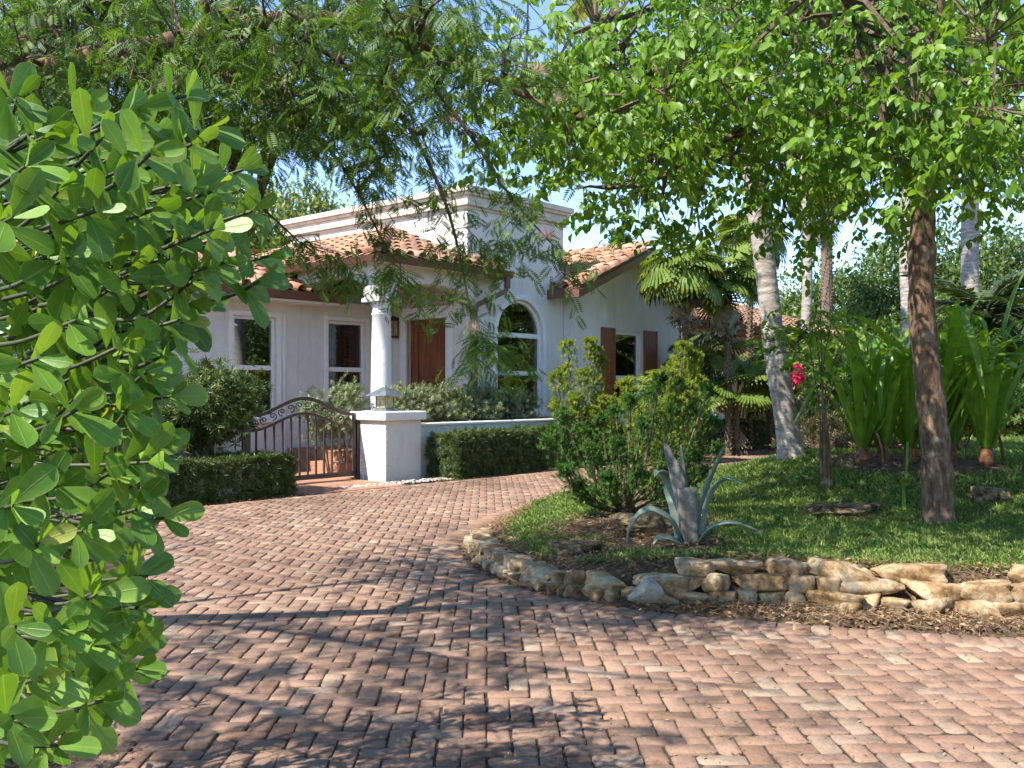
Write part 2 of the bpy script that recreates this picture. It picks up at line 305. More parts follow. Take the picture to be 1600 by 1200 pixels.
# leaf templates (length along +y, normal +z)
def leaf(rows, wid, fold=.25, droop=.1):
    V = []; Fc = []; n = len(rows); c = lambda t: -droop * t * t
    V.append((0, 0, 0))
    for t, w in zip(rows, wid): V += [(-w, t, c(t) + fold * w), (0, t, c(t)), (w, t, c(t) + fold * w)]
    V.append((0, 1, c(1))); L = len(V) - 1; q = []; tr = [(0, 2, 1), (0, 3, 2)]
    for i in range(n - 1):
        a = 1 + 3 * i; b = a + 3; q += [(a, a + 1, b + 1, b), (a + 1, a + 2, b + 2, b + 1)]
    a = 1 + 3 * (n - 1); tr += [(a, a + 1, L), (a + 1, a + 2, L)]
    return np.array(V), ([np.array(tr)] + ([np.array(q)] if q else []))
def kite(w, at=.45, fold=.3, droop=.12): return np.array([(0, 0, 0), (w, at, fold * w), (0, 1, -droop), (-w, at, fold * w)]), [np.array([(0, 1, 2), (0, 2, 3)])]
LEAF4 = leaf([.45], [.24], .3, .12); LEAF8 = leaf([.22, .6], [.22, .27], .3, .15); NARROW = leaf([.5], [.085], .3, .12); BLADE = kite(.03, .5, .2, .3)
CLUSIA = leaf([.06, .2, .38, .56, .72, .85, .94], [.035, .09, .165, .225, .25, .22, .14], .16, .10)
TRI = (np.array([(-.5, 0, 0), (.5, 0, 0), (0, 1, 0)], float), [np.array([(0, 1, 2)])])
def compound(tm, items):
    """items: list of (dir, normal, scale, pos)"""
    D = np.array([i[0] for i in items], float); N = np.array([i[1] for i in items], float); S = np.array([i[2] for i in items], float); T = np.array([i[3] for i in items], float)
    V, Fs, _ = scat(tm, frames(D, N, S), T, np.zeros(len(items))); return V, Fs
def pinnate(n=8, ll=.32, tm=NARROW):
    it = []
    for i in range(n):
        t = .12 + .86 * i / (n - 1); s = ll * (1 - .35 * abs(t - .5) * 2)
        for sg in (-1, 1): it.append(((sg * .85, .55, -.15), (0, .1, 1), s, (0, t, -.12 * t * t)))
    return compound(tm, it)
PINN = pinnate(8, .36, kite(.155)); PINN_FAR = pinnate(4, .62, kite(.2)); ROSETTE = compound(kite(.09), [((math.cos(a) * math.cos(e), math.sin(a) * math.cos(e), math.sin(e)), (-math.sin(e) * math.cos(a), -math.sin(e) * math.sin(a), math.cos(e)), .8 + .2 * math.sin(a * 3), (0, 0, 0)) for e, m, o in ((.25, 6, 0), (.8, 5, .5), (1.3, 2, .2)) for a in [2 * PI * k / m + o for k in range(m)]])
SPRIG = compound(kite(.18, .5, .3, .1), [((math.cos(a) * math.cos(e), math.sin(a) * math.cos(e), math.sin(e)), (-math.sin(e) * math.cos(a), -math.sin(e) * math.sin(a), math.cos(e)), .6, (0, 0, z)) for e, z, m, o in ((.3, 0, 4, 0), (.6, .2, 4, .7), (.9, .4, 3, .2)) for a in [2 * PI * k / m + o for k in range(m)]])
TUFT = compound(kite(.14, .4, .4, .1), [((math.cos(a) * math.cos(e), math.sin(a) * math.cos(e), math.sin(e)), (0, 0, 1.01), s, (0, 0, z)) for e, m, s, z in ((.55, 5, .55, 0), (.9, 4, .6, .25), (1.4, 2, .6, .45)) for a in [2 * PI * k / m + e * 3 for k in range(m)]])

# ------------------------------------------------------------------ ground, driveway, island
U = np.array((.66, .75)); U /= np.hypot(*U); Vv = np.array((-U[1], U[0])); O2 = np.array((-2.08, 15.8)); ANG = math.atan2(U[1], U[0])
def HW(a, b, z=0): q = O2 + U * a + Vv * b; return np.array((q[0], q[1], z))
me = mesh('ground', [(-600, -300, -.07), (600, -300, -.07), (600, 900, -.07), (-600, 900, -.07)], [np.array([(0, 1, 2, 3)])], M['soil'])
tag(obj('ground', me), 'dark leafy soil under the planting beds', 'ground', kind='structure')
ISL = catmull([(3.77, 17.3), (2.2, 15.1), (.67, 13), (-.05, 11.6), (-.31, 10.6), (-.51, 9.5), (-.46, 8.75), (-.345, 8.2), (-.137, 7.6), (.058, 7.28), (.27, 6.99), (.49, 6.82), (.74, 6.64), (1.016, 6.45), (1.47, 6.28), (2.2, 6.03), (3.08, 5.8), (4.2, 5.7), (6, 6.2), (8.5, 8), (11, 11.5), (12.5, 15.5), (12.8, 19), (11.5, 21.3), (8.5, 21.6), (5.9, 20.8)], 5)
DRV = [tuple(HW(-8, -.78)[:2]), tuple(HW(32, -.6)[:2]), (34, 30), (24, 10), (12, 1), (9, -3), (-1, -3), (-1.25, 2.2), (-1.7, 3.8), (-2.1, 4.8), (-3.55, 9.4), (-4.2, 12.0)]
def apron(x, y): return .12 + .36 * sstep(x, .3, 2.0) * sstep(y, 12, 9)
def plateau(x, y): return (.13 + .15 * sstep(x, -.2, 1.6)) * (1 - .45 * sstep(y, 11, 18)) + .03 * np.sin(x * 1.3 + y * .7) * sstep(y, 7, 9)
def mound(x, y, d): return .40 * sstep(y, 8.6, 12.5) * sstep(x, 1.2, 4.0) * sstep(d, .3, 3.2)
def lawnz(x, y, d=None):
    x = np.asarray(x, float); y = np.asarray(y, float)
    if d is None: d = polydist(x, y, ISL)
    ap = apron(x, y); return np.where(d < 0, -.05 + np.clip(d, -.3, 0) * .3, -.05 + .08 * sstep(d, -.02, .1) + (plateau(x, y) - .03) * sstep(d - ap, -.02, .30) + mound(x, y, d))
def GL(px, py):
    d = np.linspace(5.6, 22, 1200); k_ = np.array([P(px, py, q_) for q_ in d]); hit = k_[:, 2] <= lawnz(k_[:, 0], k_[:, 1]); i = int(np.argmax(hit)) if hit.any() else -1; p = k_[i].copy(); p[2] = float(lawnz(p[0], p[1])); return p
gx, gy = np.meshgrid(np.arange(-1, 13.4, .11), np.arange(5.2, 22.2, .11)); dd = polydist(gx, gy, ISL); gz = lawnz(gx, gy, dd); gz = gz + rng.normal(0, .004, gz.shape)
idx = np.arange(gx.size).reshape(gx.shape); ok = (dd[:-1, :-1] > -.2) | (dd[1:, 1:] > -.2)
q = np.stack([idx[:-1, :-1], idx[:-1, 1:], idx[1:, 1:], idx[1:, :-1]], -1)[ok]
k = NT('island_turf_and_mulch'); at = k.n('Attribute', {'attribute_name': 'rnd'}); c = k.mix(at.outputs['Fac'], k.ramp(k.noise(20, 7, .7), [(.3, (.04, .026, .016)), (.5, (.10, .065, .04)), (.7, (.2, .135, .085))]).outputs[0], k.ramp(k.noise(6, 7, .7), [(.3, (.03, .042, .012)), (.5, (.05, .075, .02)), (.7, (.095, .10, .04))]).outputs[0])
k.p(Base_Color=c, Roughness=.95, Specular_IOR_Level=.1, Normal=k.bump(k.noise(40, 6, .7), .8, .02)); M['island'] = k.m
BARE = [(*GL(985, 815)[:2], .95), (*GL(1075, 850)[:2], .42), (*GL(1010, 845)[:2], .5), (*GL(1320, 800)[:2], .42), (*GL(1545, 780)[:2], .22), (*GL(905, 868)[:2], .28), (*GL(1392, 722)[:2], .9), (*GL(1500, 725)[:2], .7)]
def turf(x, y, d):
    t = sstep(d - apron(x, y), .22, .42)
    for bx, by, br in BARE: t = t * sstep(np.hypot(x - bx, y - by), br * .55, br * 1.15)
    return t
lawn = obj('lawn', mesh('lawn', np.stack([gx, gy, gz], -1).reshape(-1, 3), [q], M['island'], True, turf(gx, gy, dd).ravel()))
tag(lawn, 'raised island of green lawn and brown mulch inside the driveway loop', 'lawn', kind='structure')
# bed behind the driveway edge and the salmon path
drive = obj('driveway', mesh('driveway', [(x, y, -.0095) for x, y in DRV], [np.array([range(len(DRV))])], M['joint'])); tag(drive, 'weathered red brick herringbone driveway curving round the lawn island', 'driveway', kind='structure')
def brick_mesh(L, W, seed):
    r = random.Random(seed); g = .0042 + .0012 * r.random(); l, w = L / 2 - g, W / 2 - g; V = []; c = .006 + r.random() * .014
    ol = [(-l + c, -w), (l * .1, -w - r.uniform(-.002, .0015)), (l - c * r.uniform(.5, 1.6), -w), (l, -w + c * r.uniform(.5, 1.5)), (l, w - c), (l - c, w), (-l * .15, w + r.uniform(-.0015, .002)), (-l + c * r.uniform(.5, 1.6), w), (-l, w - c), (-l, -w + c)]
    ol = [(x + r.uniform(-.002, .002), y + r.uniform(-.002, .002)) for x, y in ol]; n = len(ol); ins = .002 + r.random() * .003
    V = [(x * (1 - ins / l), y * (1 - ins / w), 0 + r.uniform(-.001, .001)) for x, y in ol] + [(x, y, -.004) for x, y in ol] + [(x, y, -.03) for x, y in ol]
    Fq = [(n + i, n + (i + 1) % n, (i + 1) % n, i) for i in range(n)] + [(2 * n + i, 2 * n + (i + 1) % n, n + (i + 1) % n, n + i) for i in range(n)]
    return np.array(V), [np.array([range(n)]), np.array(Fq)]
BW, BL = .1065, .213
VAR = [brick_mesh(BL, BW, s) for s in range(14)]
cells = []
s_ = BW
i0, i1, j0, j1 = int(-6 / s_), int(16 / s_), int(1.6 / s_), int(27 / s_)
# herringbone: stretchers start where (i+j)%4 is 0, headers where it is 2
cells = []
for j in range(j0, j1):
    for i in range(i0, i1):
        m4 = (i + j) % 4
        if m4 == 0: cells.append(((i + 1) * s_, (j + .5) * s_, 0))
        elif m4 == 2: cells.append(((i + .5) * s_, (j + 1) * s_, 1))
C = np.array(cells)
roty = R(1.5); C[:, :2] = C[:, :2] @ np.array([[math.cos(roty), math.sin(roty)], [-math.sin(roty), math.cos(roty)]])
pxs = CX + F * C[:, 0] / C[:, 1]
keep = inpoly(C[:, 0], C[:, 1], DRV) & (polydist(C[:, 0], C[:, 1], ISL) < -.02) & (pxs > -250) & (pxs < 1850) & (C[:, 1] > 2.0)
C = C[keep]
N = len(C); ang = np.where(C[:, 2] > 0, PI / 2, 0) + roty + rng.normal(0, .018, N)
BT = [(np.array((C[i, 0] + rng.normal(0, .0018), C[i, 1] + rng.normal(0, .0018), rng.normal(0, .0024))), ang[i]) for i in range(N)]
# header course following the island edge
cen = np.array((4.0, 12.0)); per = ISL; seg = np.linalg.norm(np.roll(per, -1, 0) - per, axis=1); cum = np.concatenate([[0], np.cumsum(seg)])
def along(poly, s):
    seg = np.linalg.norm(np.roll(poly, -1, 0) - poly, axis=1); cum = np.concatenate([[0], np.cumsum(seg)]); s = s % cum[-1]; i = np.searchsorted(cum, s, 'right') - 1
    t = (s - cum[i]) / seg[i]; p = poly[i] * (1 - t) + poly[(i + 1) % len(poly)] * t; e = unit(poly[(i + 1) % len(poly)] - poly[i]); return p, e
A2 = sum(per[i][0] * per[(i + 1) % len(per)][1] - per[(i + 1) % len(per)][0] * per[i][1] for i in range(len(per)))
sgn = 1 if A2 < 0 else -1
s = 0.0
while s < cum[-1]:
    p, e = along(per, s); nrm = np.array((-e[1], e[0])) * sgn
    if polydist(np.array([p[0] + nrm[0] * .05]), np.array([p[1] + nrm[1] * .05]), ISL)[0] > 0: nrm = -nrm
    c_ = p + nrm * .10
    px = CX + F * c_[0] / c_[1]
    if -200 < px < 1800: BT.append((np.array((c_[0], c_[1], .0045 + rng.normal(0, .001))), math.atan2(nrm[1], nrm[0]) + rng.normal(0, .015)))
    s += BW + .001
# a straight border course along the far edge
for i in range(int(21 / BW)):
    p = HW(-7 + i * (BW + .001), -.87)
    BT.append((np.array((p[0], p[1], .0045 + rng.normal(0, .001))), ANG + PI / 2))
N = len(BT); T = np.array([b[0] for b in BT]); A = np.array([b[1] for b in BT]); vi = rng.integers(0, len(VAR), N)
tilt = rng.normal(0, .011, (N, 2)); inview = (np.abs(CX + F * T[:, 0] / T[:, 1] - 800) < 830) & (CY + F * CH / T[:, 1] < 1215)
Mx = np.zeros((N, 3, 3)); ca, sa = np.cos(A), np.sin(A); Mx[:, 0, 0] = ca; Mx[:, 0, 1] = -sa; Mx[:, 1, 0] = sa; Mx[:, 1, 1] = ca; Mx[:, 2, 0] = tilt[:, 0]; Mx[:, 2, 1] = tilt[:, 1]; Mx[:, 2, 2] = 1
order = np.argsort(np.where(inview, T[:, 1], 99)); big = order[:300]; rest = order[300:]
BM = [mesh('brick', v[0], v[1], M['brick']) for v in VAR]
for i in big:
    o = obj('brick', BM[vi[i]], drive); m = Matrix(Mx[i].tolist()).to_4x4(); m.translation = T[i]; o.matrix_basis = m
pr = [scat(VAR[v], Mx[rest[vi[rest] == v]], T[rest[vi[rest] == v]], rng.random((vi[rest] == v).sum())) for v in range(len(VAR))]
V_, F_, r_ = merge(pr); tag(obj('brick_field', mesh('brick_field', V_, F_, M['brick'], False, r_), drive), kind='stuff')
# far paving beyond the loop
fp = [tuple(HW(13.5, -.7)[:2]), tuple(HW(32, -.55)[:2]), (34, 28), (14, 19.5), (11.5, 21.6), (9, 22)]
tag(obj('far_paving', mesh('far_paving', [(x, y, .012) for x, y in fp], [np.array([range(6)])], M['salmon']), drive), kind='stuff')
path = obj('garden_path', mesh('garden_path', [(*HW(-2.2, 3.6)[:2], .012), (*HW(-2.2, -.78)[:2], .012), (*HW(-.25, -.78)[:2], .012), (*HW(-.1, .9)[:2], .012), (*HW(1.3, 1.0)[:2], .012), (*HW(2, 3.6)[:2], .012)], [np.array([range(6)])], M['salmon']))
tag(path, 'smooth salmon coloured path running through the gate', 'path', kind='structure')

# ------------------------------------------------------------------ house (local axes: x along the facade, y into the house)
house = thing('house', 'white stucco villa with clay tile roofs, a square tower and a columned porch', 'house', HW(0, 0), ANG)
fx = lambda b0: (lambda s, t, w: (s, b0 + w, t))       # wall in the facade direction
fy = lambda a0: (lambda s, t, w: (a0 + w, s, t))       # wall running into the house
def rect(s0, s1, t0, t1): return [(s0, t0), (s1, t0), (s1, t1), (s0, t1)]
def archo(s0, s1, t0, ts, n=18, k=1.0):
    c, r = (s0 + s1) / 2, (s1 - s0) / 2
    return [(s0, t0), (s1, t0)] + [(c + r * math.cos(a), ts + k * r * math.sin(a)) for a in np.linspace(0, PI, n)]
ST, TR = M['stucco'], M['trim']
# tower
AW = archo(4.20, 5.70, 1.05, 2.68)
w = MB(); w.prism(rect(3.33, 6.42, -.1, 5.22), [AW], fx(1.35), 0, .28); w.build('wall', ST, house)
DO = rect(1.93, 3.13, .40, 2.98)
w = MB(); w.prism(rect(1.63, 7.0, -.1, 5.22), [DO], fy(3.33), 0, .25); w.build('wall', ST, house)
w = MB(); w.prism(rect(1.63, 7.0, -.1, 5.22), [], fy(6.17), 0, .25); w.build('wall', ST, house)
w = MB(); w.box(3.33, 6.42, 7.0, 7.25, -.1, 5.22); w.build('wall', ST, house)
cor = MB()
for z0, z1, e in ((5.14, 5.20, .04), (5.20, 5.27, .10), (5.27, 5.40, .07), (5.40, 5.46, .13), (5.46, 5.58, .18)):
    cor.box(3.33 - e, 6.42 + e, 1.35 - e, 7.25 + e, z0, z1 - .002)
cor.build('cornice', M['cornice'], house, bevel=.012)
# floors and dim rooms
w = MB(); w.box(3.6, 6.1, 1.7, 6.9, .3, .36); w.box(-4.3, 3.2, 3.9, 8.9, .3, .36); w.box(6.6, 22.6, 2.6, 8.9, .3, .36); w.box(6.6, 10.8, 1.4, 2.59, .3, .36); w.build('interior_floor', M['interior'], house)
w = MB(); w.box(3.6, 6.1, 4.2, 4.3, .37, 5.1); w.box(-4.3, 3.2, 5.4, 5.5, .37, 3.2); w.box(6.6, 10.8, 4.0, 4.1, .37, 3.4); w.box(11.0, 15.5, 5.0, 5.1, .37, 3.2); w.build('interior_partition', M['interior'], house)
def frame_bars(mb, s0, s1, t0, t1, d0, d1, wd, fn):
    for r_ in (rect(s0, s0 + wd, t0, t1), rect(s1 - wd, s1, t0, t1), rect(s0 + wd, s1 - wd, t0, t0 + wd), rect(s0 + wd, s1 - wd, t1 - wd, t1)): mb.prism(r_, [], fn, d0, d1)
# arched window
win = MB(); ci = archo(4.27, 5.63, 1.13, 2.68, 18); win.prism(AW, [ci], fx(1.35), .05, .16)
win.prism(rect(4.27, 5.63, 2.62, 2.72), [], fx(1.35), .055, .155); win.prism(rect(4.27, 5.63, 1.82, 1.91), [], fx(1.35), .055, .155)
aw = win.build('window', TR, house, bevel=.008)
wm = MB(); oo = archo(4.10, 5.80, 1.0, 2.68); wm.prism(oo, [AW], fx(1.35), -.035, .02); wm.build('surround', TR, aw, bevel=.008)
for r_ in (rect(4.27, 5.63, 1.13, 1.82), rect(4.27, 5.63, 1.91, 2.62), [(4.27, 2.72), (5.63, 2.72)] + archo(4.27, 5.63, 2.72, 2.70)[2:]):
    g = MB(); g.prism(r_, [], fx(1.35), .10, .108); g.build('pane', M['glass'], aw)
w = MB(); w.box(4.05, 5.85, 1.24, 1.36, .93, 1.0); w.build('sill', TR, aw, bevel=.01)
# door with raised panels and stone surround
dr = MB(); dr.prism(DO, [rect(2.16, 2.90, 1.42, 2.74)], fy(3.33), .10, .16); door = dr.build('door', M['door'], house, bevel=.008)
p_ = MB(); n_ = 14; arch = [(2.53 + .37 * math.cos(a), 1.30 + .36 * math.sin(a)) for a in np.linspace(PI, 0, n_)]
p_.prism(rect(2.15, 2.91, 1.41, 2.75), [], fy(3.33), .13, .17); p_.build('recessed_panel', M['door'], door)
p_ = MB(); p_.prism(rect(2.21, 2.85, 1.78, 2.68), [], fy(3.33), .115, .128); p_.build('raised_panel', M['door'], door, bevel=.012)
for r0, r1, d0 in ((.40, .33, .07), (.31, .22, .082)):
    m_ = MB(); ang_ = np.linspace(0, PI, 16)
    ol = [(2.53 + r0 * math.cos(a), 1.36 + r0 * math.sin(a)) for a in ang_] + [(2.53 + r1 * math.cos(a), 1.36 + r1 * math.sin(a)) for a in ang_[::-1]]
    m_.prism(ol, [], fy(3.33), d0, .14); m_.build('arched_moulding', M['door'], door, bevel=.008)
m_ = MB(); m_.prism([(2.53 + .20 * math.cos(a), 1.36 + .2 * math.sin(a)) for a in np.linspace(0, PI, 12)], [], fy(3.33), .09, .14); m_.build('raised_panel', M['dark_wood'], door, bevel=.01)
m_ = MB(); m_.prism(rect(2.22, 2.84, .6, 1.28), [], fy(3.33), .085, .128); m_.build('raised_panel', M['door'], door, bevel=.012)
m_ = MB(); frame_bars(m_, 2.13, 2.93, 1.40, 2.77, .085, .12, .035, fy(3.33)); m_.build('panel_moulding', M['door'], door, bevel=.008)
w = MB(); w.lathe([(.02, 0), (.035, .03), (.02, .06)], 10, (3.4, 1.99, 1.4)); w.build('door_knob', M['bronze'], door, True)
w = MB(); ou = [(1.75, .4), (1.93, .4), (1.93, 2.98), (3.13, 2.98), (3.13, .4), (3.31, .4), (3.31, 3.17), (1.75, 3.17)]; w.prism(ou, [], fy(3.33), -.05, .09); w.build('door_surround', TR, house, bevel=.012)
w = MB(); w.prism(rect(1.69, 3.37, 3.17, 3.23), [], fy(3.33), -.09, .0); w.build('door_lintel', TR, house, bevel=.012)
# carved cartouche over the door
c0 = np.array((3.33 - .03, 2.53, 3.24))
def on(s, t, w_=0.0): return np.array((3.33 - .045 - w_, 2.53 + s, 3.24 + t))
cart = MB(); ov = [on(.17 * math.cos(a), .42 + .22 * math.sin(a), 0) for a in np.linspace(0, 2 * PI, 25)]
cart.tube(ov, .035, 6, False); cart.tube([on(.215 * math.cos(a), .43 + .27 * math.sin(a), -.02) for a in np.linspace(.2, 2 * PI - .2, 25)], .022, 6)
cart.add([on(.16 * math.cos(a), .42 + .21 * math.sin(a), .01 * 0) for a in np.linspace(0, 2 * PI, 20, False)] + [on(0, .42, .06)], [(i, (i + 1) % 20, 20) for i in range(20)])
for sg in (-1, 1):
    sp = lambda cx, cy, r0, r1, t0, t1, n=26: [on(sg * (cx + r * math.cos(t)), cy + r * math.sin(t)) for t, r in zip(np.linspace(t0, t1, n), np.linspace(r0, r1, n))]
    cart.tube(sp(.52, .15, .14, .02, -PI * .6, PI * 2.2), np.linspace(.045, .02, 26), 6); cart.tube(sp(.30, .55, .09, .02, PI, -PI * 1.6), np.linspace(.035, .015, 26), 6)
    cart.tube([on(sg * x, z) for x, z in ((.16, .22), (.22, .1), (.34, .05), (.5, .02), (.66, .03), (.74, .07))], [.05, .055, .05, .045, .035, .02], 6)
    cart.tube([on(sg * x, z) for x, z in ((.10, .18), (.26, .25), (.38, .22), (.46, .27))], [.03, .045, .04, .02], 6)
    for q_ in range(6):
        x = .08 + .1 * q_; cart.tube([on(sg * x, .0), on(sg * (x + .03), .07), on(sg * (x + .08), .11 - .006 * q_)], [.025, .035, .008], 5)
cart.build('carved_cartouche', M['cornice'], house, True)
w = MB(); w.box(3.255, 3.335, 3.24 + .02, 3.31, 1.48, 1.66); w.build('doorbell', M['black'], house, bevel=.008)
w = MB(); w.box(3.30, 3.335, 3.42, 3.48, 1.05, 1.2); w.build('switch_plate', M['bronze'], house, bevel=.005)
lampw = MB(); lampw.box(3.12, 3.28, 3.33, 3.49, 2.62, 2.66); lampw.box(3.12, 3.28, 3.33, 3.49, 2.98, 3.01); lampw.lathe([(.12, 0), (.02, .08)], 4, (3.2, 3.41, 3.01), True); lampw.box(3.2, 3.33, 3.39, 3.43, 3.03, 3.06)
for x in (3.13, 3.27):
    for y in (3.34, 3.48): lampw.box(x - .008, x + .008, y - .008, y + .008, 2.66, 2.98)
lw = lampw.build('wall_lantern', M['iron'], house)
w = MB(); w.box(3.145, 3.255, 3.355, 3.465, 2.665, 2.975); w.build('lantern_glass', M['amber'], lw)
# left wing
W1, W2 = rect(-.56, .38, .95, 2.90), rect(1.62, 2.60, .95, 2.92)
w = MB(); w.prism(rect(-4.5, 3.32, -.1, 3.3), [W1, W2], fx(3.6), 0, .25); w.build('wall', ST, house)
w = MB(); w.prism(rect(3.86, 9.0, -.1, 3.3), [], fy(-4.5), 0, .25); w.build('wall', ST, house)
w = MB(); w.box(-4.5, 23, 9.0, 9.25, -.1, 3.25); w.build('wall', ST, house)
for (s0, s1, t0, t1), rail in (((-.56, .38, .95, 2.90), 1.93), ((1.62, 2.60, .95, 2.92), 1.93)):
    m_ = MB(); frame_bars(m_, s0, s1, t0, t1, .06, .14, .06, fx(3.6)); m_.prism(rect(s0 + .06, s1 - .06, rail - .045, rail + .045), [], fx(3.6), .055, .135); wi = m_.build('window', TR, house, bevel=.006)
    for a0, a1 in ((t0 + .06, rail - .045), (rail + .045, t1 - .06)):
        g = MB(); g.prism(rect(s0 + .06, s1 - .06, a0, a1), [], fx(3.6), .10, .107); g.build('pane', M['glass'], wi)
    for h0, h1 in ((s0 + .08, (s0 + s1) / 2 - .01), ((s0 + s1) / 2 + .01, s1 - .08)):
        m_ = MB(); frame_bars(m_, h0, h1, t0 + .07, t1 - .07, .20, .24, .055, fx(3.6)); sh = m_.build('plantation_shutter', M['dark_wood'], wi)
        z = t0 + .17
        while z < t1 - .16:
            l_ = MB(); l_.add([(h0 + .056, 3.79, z), (h1 - .056, 3.79, z), (h1 - .056, 3.85, z + .05), (h0 + .056, 3.85, z + .05), (h0 + .056, 3.79, z + .008), (h1 - .056, 3.79, z + .008), (h1 - .056, 3.85, z + .058), (h0 + .056, 3.85, z + .058)], [(0, 1, 2, 3), (4, 7, 6, 5), (0, 4, 5, 1), (2, 6, 7, 3)])
            l_.build('slat', M['dark_wood'], sh); z += .095
    w = MB(); w.box(s0 - .05, s1 + .05, 3.5, 3.66, t0 - .06, t0); w.build('sill', TR, wi, bevel=.008)
    m_ = MB(); frame_bars(m_, s0 - .10, s1 + .10, t0, t1 + .09, -.02, .02, .09, fx(3.6)); m_.build('casing', TR, wi, bevel=.006)
w = MB(); w.box(.52, .56, 3.56, 3.6, 0.3, 3.0); w.build('conduit', TR, house)
w = MB(); w.prism([(-1.13 + .1 * math.cos(a), 1.96 + .1 * math.sin(a)) for a in np.linspace(0, 2 * PI, 20, False)], [], fx(3.6), -.03, .0); dk = w.build('bronze_medallion', M['bronze'], house, bevel=.01)
w = MB(); w.tube([(-1.13 + .07 * math.cos(a), 3.57, 1.96 + .07 * math.sin(a)) for a in np.linspace(0, 2 * PI, 20)], .01, 6, False); w.tube([(-1.13 + .03 * math.cos(a), 3.57, 1.96 + .03 * math.sin(a)) for a in np.linspace(0, 2 * PI, 14)], .012, 6, False); w.build('ring', M['bronze'], dk, True)
# porch: floor, column, beams with arches
w = MB(); w.box(.62, 3.32, .95, 3.59, -.05, .38); w.box(.3, .62, 1.6, 3.2, -.05, .2); w.build('porch_floor', M['salmon'], house, bevel=.015)
colm = MB(); colm.lathe([(.24, .38), (.24, .46), (.215, .47), (.23, .52), (.21, .57), (.192, .6), (.196, 1.4), (.185, 2.2), (.168, 2.86), (.18, 2.87), (.18, 2.9), (.168, 2.91), (.165, 3.0), (.2, 3.06), (.215, 3.1)], 28, (1.08, 1.35, 0))
cm = colm.build('column', M['column'], house, True); w = MB(); w.box(.82, 1.34, 1.09, 1.61, 3.10, 3.18); w.box(.85, 1.31, 1.12, 1.58, 3.181, 3.23); w.build('capital_slab', M['pitted'], cm, bevel=.012)
def arched_beam(s0, s1, zb, zt, rise, ct):
    pts = [(s0, zt), (s0, zb), (ct[0], zb)] + [((ct[0] + ct[1]) / 2 - (ct[1] - ct[0]) / 2 * math.cos(a), zb + rise * min(1, math.sin(a) ** .6 if math.sin(a) > 0 else 0)) for a in np.linspace(0, PI, 22)[1:-1]] + [(ct[1], zb), (s1, zb), (s1, zt)]
    return pts
w = MB(); w.prism(arched_beam(.87, 3.325, 3.235, 3.80, .28, (1.3, 3.2)), [], fx(1.2), 0, .30); w.build('porch_beam', ST, house)
w = MB(); w.prism(arched_beam(1.505, 3.59, 3.235, 3.80, .38, (1.6, 3.55)), [], fy(.87), 0, .30); w.build('porch_beam', ST, house)
w = MB(); w.box(.75, 3.3, 1.1, 3.58, 3.805, 3.84); w.build('porch_ceiling', TR, house)
# right gable wing
def rk(a): return 3.62 + (min(a, 17.2 - a) - 5.9) * .413
W3 = rect(8.02, 9.09, .95, 2.90)
w = MB(); w.prism([(6.42, -.1), (11.0, -.1), (11.0, rk(11.0)), (8.6, rk(8.6)), (6.42, rk(6.42))], [W3], fx(1.08), 0, .265); w.build('wall', ST, house)
w = MB(); w.box(10.75, 11.0, 1.345, 9.0, -.1, 3.3); w.build('wall', ST, house)
m_ = MB(); frame_bars(m_, 8.02, 9.09, .95, 2.90, .03, .12, .075, fx(1.08)); m_.prism(rect(8.095, 9.015, 1.76, 1.85), [], fx(1.08), .035, .11); w3 = m_.build('window', TR, house, bevel=.006)
for a0, a1 in ((1.025, 1.76), (1.85, 2.825)):
    g = MB(); g.prism(rect(8.095, 9.015, a0, a1), [], fx(1.08), .07, .077); g.build('pane', M['glass'], w3)
w = MB(); zz = [1.30 + .03 * math.sin(i * 1.9) for i in range(12)]; w.add([(8.75 + .03 * i, zz[i], .5) for i in range(12)] + [(8.75 + .03 * i, zz[i], 2.95) for i in range(12)], [(i, i + 1, i + 13, i + 12) for i in range(11)]); w.build('curtain', M['curtain'], w3)
def shutter(s0, s1, t0, t1, b0):
    m_ = MB(); frame_bars(m_, s0, s1, t0, t1, -.05, -.005, .05, fx(b0)); so = m_.build('window_shutter', M['shutter'], house, bevel=.005); n = 4; wd = (s1 - s0 - .1) / n
    for i in range(n):
        l_ = MB(); l_.prism(rect(s0 + .052 + i * wd, s0 + .048 + (i + 1) * wd, t0 + .05, t1 - .05), [], fx(b0), -.035, -.006); l_.build('board', M['shutter'], so, bevel=.004)
shutter(7.46, 8.0, .9, 2.96, 1.08); shutter(9.22, 9.80, .9, 2.96, 1.08)
# garage wing
W4 = rect(13.65, 14.8, .9, 2.75); GD = rect(16.8, 20.5, -.05, 2.84)
w = MB(); w.prism(rect(11.0, 15.4, -.1, 3.25), [W4], fx(2.2), 0, .25); w.build('wall', ST, house)
w = MB(); w.prism(rect(15.4, 23.0, -.1, 3.25), [GD], fx(2.2), 0, .25); w.build('wall', M['garagewall'], house)
w = MB(); w.box(22.75, 23.0, 2.45, 9.0, -.1, 3.25); w.build('wall', M['garagewall'], house)
gd = MB(); gd.prism(GD, [], fx(2.2), .14, .18); gdo = gd.build('garage_door', M['shutter'], house)
for i in range(12):
    b_ = MB(); b_.prism(rect(16.82 + i * .307, 17.11 + i * .307, 0, 2.8), [], fx(2.2), .11, .138); b_.build('board', M['shutter'], gdo, bevel=.006)
m_ = MB(); frame_bars(m_, 13.65, 14.8, .9, 2.75, .03, .12, .075, fx(2.2)); m_.prism(rect(13.725, 14.725, 1.7, 1.78), [], fx(2.2), .035, .11); w4 = m_.build('window', TR, house)
for a0, a1 in ((.975, 1.7), (1.78, 2.675)):
    g = MB(); g.prism(rect(13.725, 14.725, a0, a1), [], fx(2.2), .07, .077); g.build('pane', M['glass'], w4)
